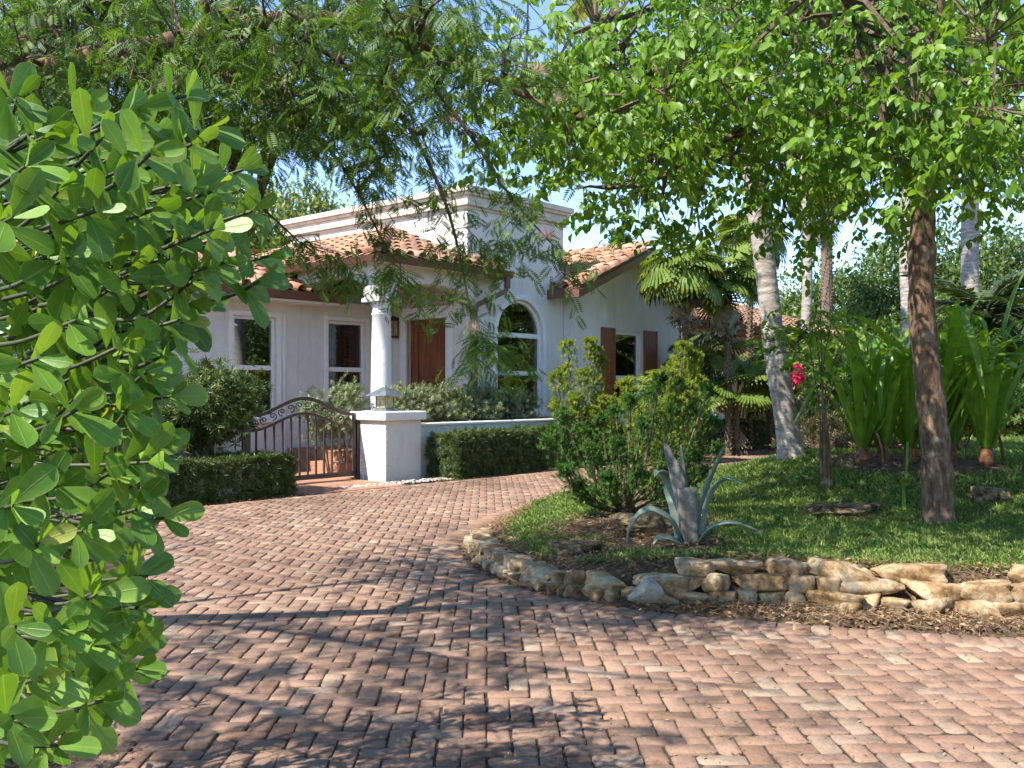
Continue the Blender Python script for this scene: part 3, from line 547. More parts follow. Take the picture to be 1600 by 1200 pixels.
shutter(13.0, 13.55, .85, 2.8, 2.2); shutter(14.9, 15.4, .85, 2.8, 2.2)
# roofs
def barrel(Ln, r0, r1, pan, n=7, th=.014):
    V = []; A_ = np.linspace(PI, 0, n)
    for y, r, dz in ((0, r0, .03), (Ln, r1, 0)):
        for rr in (r, r - th): V += [(rr * math.cos(a), y, dz + rr * math.sin(a) * 1.0) for a in A_]
    q = []
    for i in range(n - 1): q += [(i, i + 1, 2 * n + i + 1, 2 * n + i), (n + i + 1, n + i, 3 * n + i, 3 * n + i + 1), (i + 1, i, n + i, n + i + 1)]
    if pan:
        o = len(V); V += [(r0 - .01, 0, .012), (r0 + pan + .01, 0, .012), (r0 + pan + .01, Ln, 0), (r0 - .01, Ln, 0), (r0 + pan + .01, 0, -.01), (r0 - .01, 0, -.01)]; q += [(o, o + 1, o + 2, o + 3), (o + 5, o + 4, o + 1, o)]
    return np.array(V), [np.array(q)]
TILE = barrel(.46, .105, .09, .10); RIDGE = barrel(.46, .125, .105, 0); TM = mesh('roof_tile', *TILE, M['tile'], True); RM = mesh('ridge_tile', *RIDGE, M['tile'], True)
def slope(name, org, ex, ey, na, nb, poly, mask=None, single=True, pitch=.305, exp=.385):
    """org: eave corner; ex: unit along the eave; ey: unit up the slope; poly: outline of the roof deck"""
    org, ex, ey = (np.array(v, float) for v in (org, ex, ey)); ex = unit(ex); ey = unit(ey); nz = unit(np.cross(ex, ey))
    mb = MB(); n = len(poly); mb.add([np.array(p) for p in poly] + [np.array(p) - np.array((0, 0, .10)) for p in poly], [tuple(range(n)), tuple(range(2 * n - 1, n - 1, -1))] + [(i, (i + 1) % n, n + (i + 1) % n, n + i) for i in range(n)])
    rf = mb.build(name, M['gutter'], house); Mr = []; Tr = []
    for j in range(nb):
        for i in range(na):
            p = org + ex * (i * pitch + .11) + ey * (j * exp) + nz * .012
            if mask and not mask(p + ex * .05 + ey * .2): continue
            jit = rng.normal(0, .012); e2 = unit(ex + ey * jit * .6); y2 = unit(ey - ex * jit * .6); m3 = np.stack([e2, y2, nz], 1)
            Mr.append(m3); Tr.append(p + nz * rng.uniform(0, .006))
    if single:
        for m3, p in zip(Mr, Tr):
            o = obj('roof_tile', TM, rf); m4 = Matrix(m3.tolist()).to_4x4(); m4.translation = p; o.matrix_basis = m4
    elif Mr:
        V_, F_, r_ = scat(TILE, np.array(Mr), np.array(Tr), rng.random(len(Mr))); tag(obj('roof_tile_field', mesh('roof_tile_field', V_, F_, M['tile'], True, r_), rf), kind='stuff')
    return rf
def ridge_line(rf, p0, p1, step=.40, lift=.03, mesh_=None):
    p0 = np.array(p0, float); p1 = np.array(p1, float); e = unit(p1 - p0); x = unit(np.cross(e, (0, 0, 1))); z = np.cross(x, e); n = int(np.linalg.norm(p1 - p0) / step)
    for i in range(n):
        o = obj('ridge_tile', RM, rf); m4 = Matrix(np.stack([x, e, z], 1).tolist()).to_4x4(); m4.translation = p0 + e * step * i + z * (lift + rng.uniform(-.004, .006)); o.matrix_basis = m4
s1 = .38; zf = lambda b: 3.90 + (b - .9) * s1; za = lambda a: 3.90 + (a - .63) * s1
rf = slope('porch_roof_front', (.63, .9, 3.90), (1, 0, 0), (0, 1, s1), 12, 8, [(.63, .9, 3.90), (4.10, .9, 3.90), (4.10, 1.345, zf(1.345)), (3.325, 1.345, zf(1.345)), (3.325, 3.59, zf(3.59))],
           lambda p: (p[0] - .63 > p[1] - .9 - .05) and (p[0] < 3.25 or p[1] < 1.5) and p[0] < 4.08)
ridge_line(rf, (.60, .87, 3.9), (3.3, 3.57, zf(3.57)), lift=.07); ridge_line(rf, (4.12, 1.26, zf(1.26)), (3.3, 1.26, zf(1.26)), lift=.06)
rf2 = slope('porch_roof_side', (.63, 7.0, 3.90), (0, -1, 0), (1, 0, s1), 20, 7, [(.63, .9, 3.90), (3.325, 3.595, za(3.325)), (3.325, 7.0, za(3.325)), (.63, 7.0, 3.90)], lambda p: p[1] - .9 > p[0] - .63 - .02)
def gutter(name, pts, hh=.13, dd_=.12):
    """a box gutter swept along eave points, with its outward normal"""
    mb = MB()
    for (x0, y0, z0), (x1, y1, z1), (nx, ny) in pts:
        e = unit(np.array((x1 - x0, y1 - y0))); V = []
        for (x, y, z) in ((x0, y0, z0), (x1, y1, z1)):
            V += [(x, y, z - hh), (x + nx * dd_ * .55, y + ny * dd_ * .55, z - hh), (x + nx * dd_ * .8, y + ny * dd_ * .8, z - hh * .45), (x + nx * dd_, y + ny * dd_, z - .005), (x + nx * (dd_ - .012), y + ny * (dd_ - .012), z - .005), (x + nx * .01, y + ny * .01, z - hh + .02), (x, y, z)]
        mb.add(V, [(i, (i + 1) % 7, 7 + (i + 1) % 7, 7 + i) for i in range(7)] + [tuple(range(7)), tuple(range(13, 6, -1))])
    return mb.build(name, M['gutter'], house)
gutter('gutter', [((.63 - .10, .9, 3.90), (4.13, .9, 3.90), (0, -1)), ((.63, .9 - .1, 3.90), (.63, 7.0, 3.90), (-1, 0))])
gutter('gutter', [((4.11, .88, 3.89), (4.11, 1.34, 3.89), (1, 0))], .13, .04)
dsp = MB(); dsp.box(3.92, 4.02, .80, .90, 3.55, 3.78); dsp.tube([(3.97, .85, 3.6), (3.95, .87, 3.5), (3.50, 1.22, 3.22), (3.47, 1.27, 3.1)], .062, 4); dsp.box(3.41, 3.53, 1.25, 1.345, -.05, 3.14); dsp.build('downspout', M['gutter'], house, bevel=.01)
s2 = .35; zl = lambda b: 3.38 + (b - 3.1) * s2
rl = slope('left_wing_roof', (-5.0, 3.1, 3.38), (1, 0, 0), (0, 1, s2), 21, 11, [(-5.0, 3.1, 3.38), (1.52, 3.1, 3.38), (1.52, 7.0, zl(7.0)), (-5.0, 7.0, zl(7.0))], None, False)
w = MB(); w.add([(-5, 7.002, zl(7)), (3.3, 7.002, zl(7)), (3.3, 9.4, 3.4), (-5, 9.4, 3.4)], [(0, 1, 2, 3)]); w.build('back_roof', M['tile'], house)
gutter('gutter', [((-5.0, 3.1, 3.38), (1.52, 3.1, 3.38), (0, -1))], .15, .12); w = MB(); w.box(1.525, 1.56, 2.96, 4.0, 3.2, 3.46); w.build('fascia', M['gutter'], house)
w = MB(); w.box(-5, 1.52, 3.1, 3.595, 3.18, 3.22); w.build('soffit', TR, house)
s3 = .413; zr = lambda a: 3.73 + (min(a, 17.2 - a) - 5.9) * s3
rg = slope('gable_roof_near', (5.9, 8.0, 3.73), (0, -1, 0), (1, 0, s3), 24, 8, [(5.9, .5, zr(5.9)), (8.6, .5, zr(8.6)), (8.6, 8.0, zr(8.6)), (6.425, 8.0, zr(6.425)), (6.425, 1.345, zr(6.425)), (5.9, 1.345, zr(5.9))], lambda p: (p[0] > 6.5 or p[1] < 1.3) and p[0] < 8.6 and p[1] > .6)
ridge_line(rg, (8.6, .42, zr(8.6)), (8.6, 8.0, zr(8.6)), lift=.05); ridge_line(rg, (5.88, .53, zr(5.9)), (8.6, .53, zr(8.6)), .385, lift=.015)
rg2 = slope('gable_roof_far', (11.3, .5, zr(11.3)), (0, 1, 0), (-1, 0, s3), 24, 8, [(8.602, .5, zr(8.6)), (11.3, .5, zr(11.3)), (11.3, 8.0, zr(11.3)), (8.602, 8.0, zr(8.6))], lambda p: p[0] > 8.75, False)
ridge_line(rg2, (11.3, .53, zr(11.3)), (8.7, .53, zr(8.7)), .385, lift=.015)
w = MB()
for aa, ab in ((5.86, 8.6), (11.34, 8.601)): w.prism([(aa, zr(aa) - .06), (ab, zr(ab) - .06), (ab, zr(ab) - .23), (aa, zr(aa) - .23)], [], fx(.46), 0, .036)
w.box(5.84, 5.876, .46, 1.34, 3.5, 3.70); w.build('fascia', M['gutter'], house)
w = MB(); w.prism([(5.9, zr(5.9) - .11), (8.6, zr(8.6) - .11), (8.6, zr(8.6) - .13), (5.9, zr(5.9) - .13)], [], fx(.5), 0, .57); w.build('soffit', TR, house)
s5 = .33; zg = lambda b: 3.42 + (b - 1.6) * s5
rgg = slope('garage_roof', (11.35, 1.6, 3.42), (1, 0, 0), (0, 1, s5), 40, 10, [(11.35, 1.6, 3.42), (23.6, 1.6, 3.42), (20.2, 5.0, zg(5)), (11.35, 5.0, zg(5))], lambda p: 23.6 - p[0] > p[1] - 1.6, False)
w = MB(); w.add([(23.6, 1.6, 3.42), (23.6, 9.4, 3.42), (20.2, 5, zg(5)), (11.35, 5, zg(5)), (11.35, 9.4, 3.42)], [(0, 1, 2), (2, 1, 4, 3)]); w.build('back_roof', M['tile'], house)
ridge_line(rgg, (23.6, 1.6, 3.42), (20.2, 5, zg(5)), lift=.04)
gutter('gutter', [((11.35, 1.6, 3.42), (23.6, 1.6, 3.42), (0, -1))], .16, .12); w = MB(); w.box(11.35, 23.5, 1.62, 2.195, 3.25, 3.29); w.build('soffit', M['garagewall'], house)
# garden walls, pillar, gate, lantern
pil = thing('gate_pillar', 'square white stucco gate pillar with a thick overhanging cap', 'pillar', HW(0, 0), ANG)
w = MB(); w.box(0, .8, 0, .78, -.06, 1.0); w.build('shaft', ST, pil, bevel=.015); w = MB(); w.box(-.07, .87, -.07, .85, 1.0, 1.15); w.build('cap', TR, pil, bevel=.02)
gw = thing('garden_wall', 'low white planter wall joined to the gate pillar, with silvery shrubs behind it', 'wall', HW(0, 0), ANG)
w = MB(); w.box(.802, 4.65, .15, .4, -.06, .88); w.box(4.40, 4.65, .402, 1.345, -.06, .88); w.build('wall_body', ST, gw); w = MB(); w.box(.804, 4.68, .12, .43, .882, .93); w.box(4.38, 4.68, .432, 1.345, .882, .93); w.build('coping', TR, gw, bevel=.012)
gw2 = thing('garden_wall', 'low white stucco wall at the end of the gate away from the pillar, behind the rounded shrub', 'wall', HW(0, 0), ANG)
w = MB(); w.box(-6.5, -2.3, .65, .92, -.06, .92); w.build('wall_body', ST, gw2); w = MB(); w.box(-6.5, -2.27, .61, .96, .92, 1.05); w.build('coping', TR, gw2, bevel=.012)
bed = mesh('planting_bed', [HW(.81, .405, .72), HW(4.39, .405, .72), HW(4.39, 1.30, .72), HW(1.5, 1.30, .72), HW(.81, .94, .72)], [np.array([range(5)])], M['soil']); tag(obj('planting_bed', bed), 'raised soil bed behind the low planter wall', 'flower bed', kind='structure')
gate = thing('iron_gate', 'bronze wrought iron garden gate with arched top and scrollwork', 'gate', HW(0, 0), ANG)
gb = .70; g0, g1 = -2.12, -.12; N_ = 12
def arc(s, lo, hi): t = (s - g0) / (g1 - g0); return lo + (hi - lo) * (.5 - .5 * math.cos(2 * PI * np.clip(t, 0, 1))) ** 1.0
top = lambda s: arc(s, 1.10, 1.37); low = lambda s: arc(s, .88, 1.13)
for x0, x1, h in ((g0 - .05, g0, 1.12), (g1, g1 + .05, 1.12)):
    w = MB(); w.box(x0, x1, gb - .025, gb + .025, .06, h); w.build('stile', M['iron'], gate, bevel=.005)
for x0, x1 in ((g0 - .16, g0 - .06), (g1 + .06, g1 + .16)):
    w = MB(); w.box(x0, x1, gb - .05, gb + .05, -.06, 1.16); w.box(x0 - .01, x1 + .01, gb - .06, gb + .06, 1.161, 1.185); w.build('gate_post', M['iron'], gate, bevel=.006)
w = MB(); w.box(g0 + .001, g1 - .001, gb - .02, gb + .02, .06, .14); w.build('bottom_rail', M['iron'], gate, bevel=.005)
for fn_, h_ in ((top, .028), (low, .02)):
    w = MB(); ss = np.linspace(g0, g1, 31); w.prism([(s_, fn_(s_) - h_) for s_ in ss] + [(s_, fn_(s_) + h_) for s_ in ss[::-1]], [], fx(gb), -.02, .02); w.build('arched_rail', M['iron'], gate)
for i in range(N_):
    s_ = g0 + (g1 - g0) * (i + .7) / (N_ + .4); w = MB(); w.box(s_ - .013, s_ + .013, gb - .013, gb + .013, .13, low(s_) - .01)
    br = w.build('bar', M['iron'], gate)
    if i % 3 == 1: w = MB(); w.lathe([(.014, -.06), (.026, -.045), (.016, -.03), (.038, 0), (.016, .03), (.026, .045), (.014, .06)], 8, (s_, gb, .52)); w.build('collar', M['iron'], br, True)
for i in range(12):
    sc_ = g0 + (g1 - g0) * (i + .5) / 12; mid = (top(sc_) + low(sc_)) / 2; hh = (top(sc_) - low(sc_)) / 2 - .02; sg = -1 if i % 2 else 1
    th = np.linspace(0, PI * 2.6, 30); rr = np.linspace(hh, .022, 30); pts = [(sc_ + sg * (r_ * math.cos(t_ - PI / 2)) * .8 - sg * .0, gb, mid + .6 * (r_ * math.sin(t_ - PI / 2)) + .25 * hh * (t_ / th[-1]) + .0) for t_, r_ in zip(th, rr)]
    w = MB(); w.tube(pts, .009, 5); w.build('scroll', M['iron'], gate, True)
w = MB(); w.tube([(g1 - .62, gb - .05, .72), (g1 - .60, gb - .06, .78), (g1 - .56, gb - .06, .80)], .012, 6); w.build('latch', M['iron'], gate, True)
w = MB(); w.box(g1 + .16, .0, gb - .02, gb + .02, .93, .97); w.box(g1 + .16, .0, gb - .02, gb + .02, .25, .29); w.build('hinge_bar', M['iron'], gate)
lan = thing('pillar_lantern', 'small zinc lantern with pyramid roof and amber glass on the gate pillar', 'lantern', HW(.3, .36, 1.152), ANG + .12)
w = MB(); w.box(-.16, .16, -.16, .16, 0, .03); w.box(-.12, .12, -.12, .12, .031, .055); w.build('base', M['zinc'], lan, bevel=.006)
for x in (-.105, .105):
    for y in (-.105, .105): w = MB(); w.box(x - .009, x + .009, y - .009, y + .009, .056, .25); w.build('corner_bar', M['zinc'], lan)
w = MB(); w.box(-.097, .097, -.097, .097, .058, .248); w.build('lantern_glass', M['amber'], lan)
w = MB(); w.lathe([(.33, .248), (.335, .256), (.20, .33), (.10, .375), (.03, .405), (.012, .43), (.0, .44)], 4, (0, 0, 0), True); w.build('lantern_roof', M['zinc'], lan)

# ------------------------------------------------------------------ stone edging, rocks, litter, grass
from mathutils import noise as mnoise
def ico(sub):
    import bmesh
    bm = bmesh.new(); bmesh.ops.create_icosphere(bm, subdivisions=sub, radius=1); bm.verts.ensure_lookup_table()
    V = np.array([v.co for v in bm.verts]); Fc = np.array([[v.index for v in f.verts] for f in bm.faces]); bm.free(); return V, Fc
def block(n=6):
    V = {}; Fc = []; g = np.linspace(-1, 1, n)
    def vid(p):
        key = tuple(np.round(p, 4)); return V.setdefault(key, len(V))
    for ax in range(3):
        for sg in (-1, 1):
            for i in range(n - 1):
                for j in range(n - 1):
                    q_ = []
                    for di, dj in ((0, 0), (1, 0), (1, 1), (0, 1)):
                        p = [0, 0, 0]; p[ax] = sg; p[(ax + 1) % 3] = g[i + di]; p[(ax + 2) % 3] = g[j + dj]; q_.append(vid(np.array(p, float)))
                    q_ = q_ if sg > 0 else q_[::-1]; Fc += [(q_[0], q_[1], q_[2]), (q_[0], q_[2], q_[3])]
    return np.array(list(V.keys())), np.array(Fc)
def rock(seed, sub=3, amp=.12, cuts=7, fine=.045):
    r = np.random.default_rng(seed); V, Fc = block(7 if sub == 3 else 12); V = (V * .74 + unit(V) * .34) * .78 * np.array((1, .9, .72))
    sk = r.normal(0, .16, 4); V[:, 0] += V[:, 2] * sk[0] + V[:, 1] * sk[1]; V[:, 2] *= 1 + sk[2] * V[:, 0]; V[:, 1] *= 1 + sk[3] * 1.3 * V[:, 0]
    for _ in range(cuts):
        n_ = unit(r.normal(size=3) * (1, 1, .8)); lim = r.uniform(.48, .78); dp = V @ n_; V = V - np.outer(np.clip(dp - lim, 0, None), n_)
    off = r.uniform(0, 50, 3)
    W = []
    for v in V:
        q_ = mnoise.noise(Vector(v * 1.6 + off)) * amp + mnoise.noise(Vector(v * 6 + off)) * fine * 1.3 + mnoise.noise(Vector((v[0] * 3, v[1] * 3, v[2] * 16)) + Vector(off)) * fine; W.append(v * (1 + q_))
    return np.array(W), [Fc]
RK = [mesh('stone', *rock(s), M['stone']) for s in range(8)]
edge = thing('stone_edging', 'dry laid buff limestone edging along the front of the lawn island', 'stone edging', (0, 0, 0))
NISL = len(ISL); segl = np.linalg.norm(np.roll(ISL, -1, 0) - ISL, axis=1); cumS = np.concatenate([[0], np.cumsum(segl)])
def s_at(x, y): i = int(np.argmin(np.hypot(ISL[:, 0] - x, ISL[:, 1] - y))); return cumS[i]
sA, sB = s_at(-.45, 9.6), s_at(4.6, 5.75)
def put_stone(p, e, ln, dp, ht, z, vi_=None, yaw=0, mat=None, roll=0):
    o = obj('stone', RK[random.randrange(8) if vi_ is None else vi_], edge); o.location = (p[0], p[1], z)
    o.rotation_euler = (random.uniform(-.12, .12), random.uniform(-.10, .10) + roll, math.atan2(e[1], e[0]) + random.uniform(-.2, .2) + yaw + (PI if random.random() < .5 else 0)); o.scale = (ln / 2 * 1.10, dp / 2 * 1.2, ht / 2 * 1.5); return o
for layer in (0, 1, 2):
    s_ = sA + (.0, .14, .2)[layer]
    while s_ < sB:
        ln = random.choice((.22, .30, .38, .46, .52)) * random.uniform(.85, 1.12) * (1 if layer else .8) * (.62 + .38 * float(sstep(along(ISL, s_)[0][0], -.1, .8))); p, e = along(ISL, s_ + ln / 2); nin = np.array((-e[1], e[0]))
        if polydist(np.array([p[0] + nin[0] * .05]), np.array([p[1] + nin[1] * .05]), ISL)[0] < 0: nin = -nin
        rightness = float(sstep(p[0], .2, 1.5)); ap = float(apron(p[0], p[1])); ht = random.uniform(.11, .16)
        if layer == 0: put_stone(p + nin * (ap + .02), e, ln, .2, ht * (.75 + .25 * rightness), .035 + .02 * rightness)
        elif layer == 1: put_stone(p + nin * (ap + .10), e, ln * 1.05, .24, ht * 1.0, .095 + .06 * rightness)
        elif rightness > .5 and random.random() < .9: put_stone(p + nin * (ap + .2), e, ln * 1.12, .28, ht * 1.05, .235)
        s_ += ln * (.80 if layer < 2 else .95)
p = G(1012, 946); o = put_stone(p, (1, 0), .30, .2, .23, .09, 2); o.data = mesh('stone', *rock(31, 3, .12, 12), M['grey_stone']); o.rotation_euler = (.3, .35, .2)
p = G(1330, 962); put_stone(p, (1, 0), .16, .1, .08, .05)
for px, py, sx, sy, sz, lab in ((1012, 832, .34, .24, .17, 'pitted coral rock half buried beside the agave'), (1318, 800, .42, .26, .10, 'flat mossy rock lying in the grass between the sapling and the brown tree trunk'), (1545, 782, .20, .17, .14, 'small dark rock in the grass beyond the brown trunk, away from the sapling'), (905, 862, .26, .17, .10, 'low crumbly rock at the lawn edge above the stone edging')):
    p = GL(px, py); o = obj('rock', mesh('rock', *rock(px, 4, .35, 5, .13), M['pit_stone'], True)); o.location = (p[0], p[1], p[2] + sz * .25); o.scale = (sx, sy, sz); o.rotation_euler = (0, 0, .3); tag(o, lab, 'rock')
def litter(name, pts, size, parent_label, mix=.25):
    n = len(pts); D = rdir(n) * np.array((1, 1, .25)); Nn = rdir(n) * .5 + np.array((0, 0, 1.)); k_ = int(n * mix)
    a = scat(LEAF4, frames(D[:k_], Nn[:k_], rng.uniform(.5, 1, k_) * size), pts[:k_], rng.random(k_)); b = scat(TRI, frames(D[k_:], Nn[k_:], np.stack([np.full(n - k_, size * .09), rng.uniform(.7, 2.2, n - k_) * size, np.ones(n - k_)], 1)), pts[k_:], rng.random(n - k_))
    V_, F_, r_ = merge([a, b]); return tag(obj(name, mesh(name, V_, F_, M['litter'], False, r_)), parent_label, 'leaf litter', kind='stuff')
q = np.stack([rng.uniform(-.8, 5.2, 110000), rng.uniform(5.4, 12, 110000)], 1); d_ = polydist(q[:, 0], q[:, 1], ISL); ap = apron(q[:, 0], q[:, 1]); tf = turf(q[:, 0], q[:, 1], d_)
near = (d_ > -.03) & ((d_ < ap + .35) | ((tf < .75) & (rng.random(110000) < .4))); q = q[near]; d_ = d_[near]
litter('leaf_litter', np.stack([q[:, 0], q[:, 1], lawnz(q[:, 0], q[:, 1], d_) + rng.uniform(.004, .035, len(q))], 1), .055, 'dry needles and curled leaves along the stone edging')
q = []
for a0, a1, b0, b1, n in ((-6, -2.1, -.8, -.5, 1500), (.6, 5, -.85, -.3, 2500), (-2.2, 1.0, -.62, .05, 900), (5, 13, -.8, -.4, 1500)):
    aa = rng.uniform(a0, a1, n); bb = rng.uniform(b0, b1, n); q.append(np.stack([O2[0] + U[0] * aa + Vv[0] * bb, O2[1] + U[1] * aa + Vv[1] * bb, rng.uniform(-.03, .03, n)], 1))
litter('leaf_litter', np.concatenate(q), .06, 'brown mulch strip below the hedges and the gate pillar')
q = pixsample(900, [(150, 1195), (250, 900), (600, 800), (1150, 1000), (1590, 1015), (1590, 1195)]); pts = np.array([G(*x, z=-.004) for x in q]); pts[:, 2] += .010
litter('fallen_leaf_scatter', pts, .026, 'scattered leaf bits fallen on the brick driveway', .5)
q = np.concatenate([np.array([G(rng.uniform(90, 215), y_, 0) + (0, 0, rng.uniform(0, .01)) for y_ in rng.uniform(1080, 1198, 500)])]); litter('leaf_litter', q, .03, 'dead leaves under the big glossy bush', .3)
# pebbles by the pillar
V, Fc = ico(1); n = 260; aa = rng.uniform(-1.3, 1.2, n); bb = rng.uniform(-.5, -.12, n) - .05; T = np.stack([O2[0] + U[0] * aa + Vv[0] * bb, O2[1] + U[1] * aa + Vv[1] * bb, np.full(n, .005)], 1); sz = rng.uniform(.015, .035, n)
Mx = frames(rdir(n) * (1, 1, .1), np.tile((0, 0, 1.), (n, 1)), np.stack([sz, sz * 1.3, sz * .6], 1)); V_, F_, r_ = scat((V, [Fc]), Mx, T, rng.random(n)); tag(obj('pebbles', mesh('pebbles', V_, F_, M['pebble'], True, r_)), 'pale pebbles strewn around the foot of the gate pillar', 'pebbles', kind='stuff')
def grass_field(n, x0, x1, y0, y1, size, name):
    x = rng.uniform(x0, x1, n); y = rng.uniform(y0, y1, n); d = polydist(x, y, ISL); px = CX + F * x / y; tf = turf(x, y, d)
    cl = .5 + .5 * np.sin(x * 7 + 3 * np.sin(y * 5)) * np.sin(y * 6 + 2 * np.sin(x * 4)); ok = (tf > rng.random(n) * .95) & (px > 600) & (px < 1780); x, y, d, cl = x[ok], y[ok], d[ok], cl[ok]; n = len(x)
    D = rdir(n) * (1, 1, .5) + np.array((0, 0, .75)); Nn = rdir(n); Nn[:, 2] = .3; S = rng.uniform(.6, 1.3, n) * size * (.75 + .5 * cl)
    return scat(BLADE, frames(D, Nn, np.stack([S * 1.5, S, S], 1)), np.stack([x, y, lawnz(x, y, d) - .004], 1), np.clip(rng.random(n) * .6 + .4 * cl * rng.random(n), 0, .999))
gp = [grass_field(95000, -.6, 6, 6.2, 10.2, .052, 'g'), grass_field(90000, -.6, 9, 10.2, 15, .065, 'g'), grass_field(40000, 1, 12.8, 15, 21.5, .09, 'g')]
V_, F_, r_ = merge(gp); g_ = obj('grass', mesh('grass', V_, F_, M['grass'], False, r_)); tag(g_, 'short uneven green grass covering the driveway island', 'grass', kind='stuff')

# ------------------------------------------------------------------ foliage helpers
UP = np.array((0, 0, 1.))
def twig_leaves(B, D, L, nL, size, tm, along_=.35, spread=.8, droop=.6, jit=.35, taper=False):
    n = len(B); t = np.linspace(.12, 1, nL); L = np.broadcast_to(L, (n,)); D = unit(D)
    pos = B[:, None] + D[:, None] * (L[:, None] * t)[..., None]; pos[..., 2] -= .25 * (L[:, None] * t * t)
    side = unit(np.cross(D, UP)); alt = np.where(np.arange(nL) % 2, 1, -1)
    dr = along_ * D[:, None] + spread * side[:, None] * alt[None, :, None] - droop * UP + rng.normal(0, jit, (n, nL, 3)); nn = UP * .7 + rng.normal(0, .4, (n, nL, 3)) + .3 * D[:, None]
    sz = rng.uniform(.7, 1.15, (n, nL)) * size; rnd = np.clip(np.repeat(rng.random(n), nL) * .45 + rng.random(n * nL) * .55, 0, .999)
    return scat(tm, frames(dr.reshape(-1, 3), nn.reshape(-1, 3), sz.ravel()), pos.reshape(-1, 3), rnd)
def limbs(mb, paths, n=7):
    pts = []
    for path_, r0, r1 in paths:
        c = catmull(path_, 5, False); mb.tube(c, np.linspace(r0, r1, len(c)), n); pts.append(c)
    return np.concatenate(pts)
def connect(mb, skel, targets, r0=.014, r1=.004, sag=.1, n=4):
    for t in targets:
        d = np.linalg.norm(skel - t, axis=1); i = int(np.argmin(d + .15 * rng.random())); p = skel[i]; L = d[i]
        if L < .06: continue
        m1 = p * .6 + t * .4 + rng.normal(0, .08 * L, 3) + UP * sag * L; m2 = p * .25 + t * .75 + rng.normal(0, .06 * L, 3) + UP * sag * L * .6; k_ = min(1.6, .6 + L); mb.tube([p, m1, m2, t], np.linspace(r0 * k_, r1, 4), n, False)
def clumps(centres, per, sig):
    c = np.repeat(centres, per, 0); return c + rng.normal(0, 1, c.shape) * sig
def pix3(pp, dlo, dhi): d = rng.uniform(dlo, dhi, len(pp)); return np.array([P(x, y, z) for (x, y), z in zip(pp, d)])

# ------------------------------------------------------------------ broad green tree on the island
tb = GL(1465, 815); tr = thing('shade_tree', 'broad leafy tree with a dark blotched trunk on the lawn island', 'tree', tuple(tb)); off = -tb
tk = MB(); tp = [tb + (0, 0, -.1), tb + (0, 0, .12), P(1462, 700, 9.02), P(1450, 590, 9.03), P(1440, 480, 9.04), P(1440, 400, 9.03), P(1443, 320, 9.0), P(1440, 250, 9.0), P(1436, 200, 9.0)]
c = catmull([x + off for x in tp], 6, False); rr = np.interp(np.linspace(0, 1, len(c)), [0, .1, .16, .4, .58, .63, .68, .85, 1], [.21, .155, .142, .122, .112, .128, .112, .10, .08]) * (1 + .04 * np.sin(np.arange(len(c)) * 2.1) + .02 * np.sin(np.arange(len(c)) * .9)); tk.tube(c, rr, 16)
top_ = P(1438, 235, 9.0)
skel = limbs(tk, [([x + off for x in pts], a, b) for pts, a, b in (
    ([top_, P(1380, 205, 8.8), P(1300, 185, 8.5), P(1200, 176, 8.2), P(1060, 168, 8), P(930, 185, 7.6), P(850, 178, 7.4)], .075, .018),
    ([top_, P(1400, 120, 8.7), P(1310, 60, 8.3), P(1200, -40, 8), P(1060, -60, 7.6)], .065, .015), ([top_, P(1455, 90, 9), P(1475, -60, 8.8), P(1440, -260, 8.6)], .065, .015),
    ([top_, P(1500, 180, 8.5), P(1590, 120, 7.8), P(1720, 70, 7.2)], .06, .015), ([top_, P(1400, 150, 7.9), P(1330, 20, 6.9), P(1260, -120, 6.4)], .055, .014),
    ([top_, P(1450, 170, 9.9), P(1380, 110, 10.9), P(1260, 60, 11.3)], .055, .014), ([P(1300, 185, 8.5), P(1230, 230, 8.9), P(1160, 260, 9.2)], .03, .01), ([P(1060, 168, 8), P(1010, 90, 8.3), P(930, 40, 8.4)], .03, .01), ([P(1200, 176, 8.2), P(1100, 240, 8.0), P(1010, 290, 7.8)], .03, .01))])
RT = [(820, 80), (860, 95), (905, 40), (910, -20), (1620, -20), (1620, 250), (1560, 275), (1485, 265), (1440, 270), (1400, 300), (1330, 280), (1275, 300), (1235, 310), (1205, 260), (1150, 250), (1095, 310), (1050, 285), (985, 255), (930, 240), (860, 230), (810, 210), (785, 160), (780, 110)]
q = pixsample(190, RT); d_ = rng.uniform(6.2, 10.8, 190) - .8 * sstep(q[:, 0], 1250, 1600) + 1.0 * sstep(q[:, 1], 150, 350); cen_ = np.array([P(x, y, z) for (x, y), z in zip(q, d_)])
cen2 = np.stack([rng.uniform(.2, 8.2, 48), rng.uniform(6, 11.6, 48), rng.uniform(4.8, 6.6, 48)], 1)
ed = np.array([P(*x) for x in ((985, 325, 8.2), (1010, 340, 8.4), (1040, 345, 8.3), (1075, 365, 8.5), (1095, 370, 8.5), (1240, 365, 8.8), (1235, 340, 8.8), (950, 320, 8.2), (900, 295, 8), (870, 275, 7.8), (1290, 340, 8.9), (1400, 360, 9.2), (1350, 340, 9.2), (820, 80, 7.5), (790, 160, 7.6), (1190, 340, 8.6))])
tk.build('trunk', M['bark'], tr, True)
tips = np.concatenate([clumps(cen_, 11, (.30, .34, .22)), clumps(cen2, 9, (.4, .4, .28)), clumps(ed, 4, (.08, .1, .05))])
br_ = MB(); connect(br_, skel, np.concatenate([cen_, cen2, ed]) + off, .018, .006); connect(br_, np.concatenate([skel, cen_ + off]), (tips + off)[::2], .006, .002, .05, 3); tag(br_.build('branches', M['twig'], tr), kind='stuff')
D = rdir(len(tips)) * (1, 1, .25) + np.array((-.15, -.25, -.18)); V_, F_, r_ = twig_leaves(tips + off, D, rng.uniform(.28, .48, len(tips)), 13, .088, LEAF8, .25, .65, .75, .35)
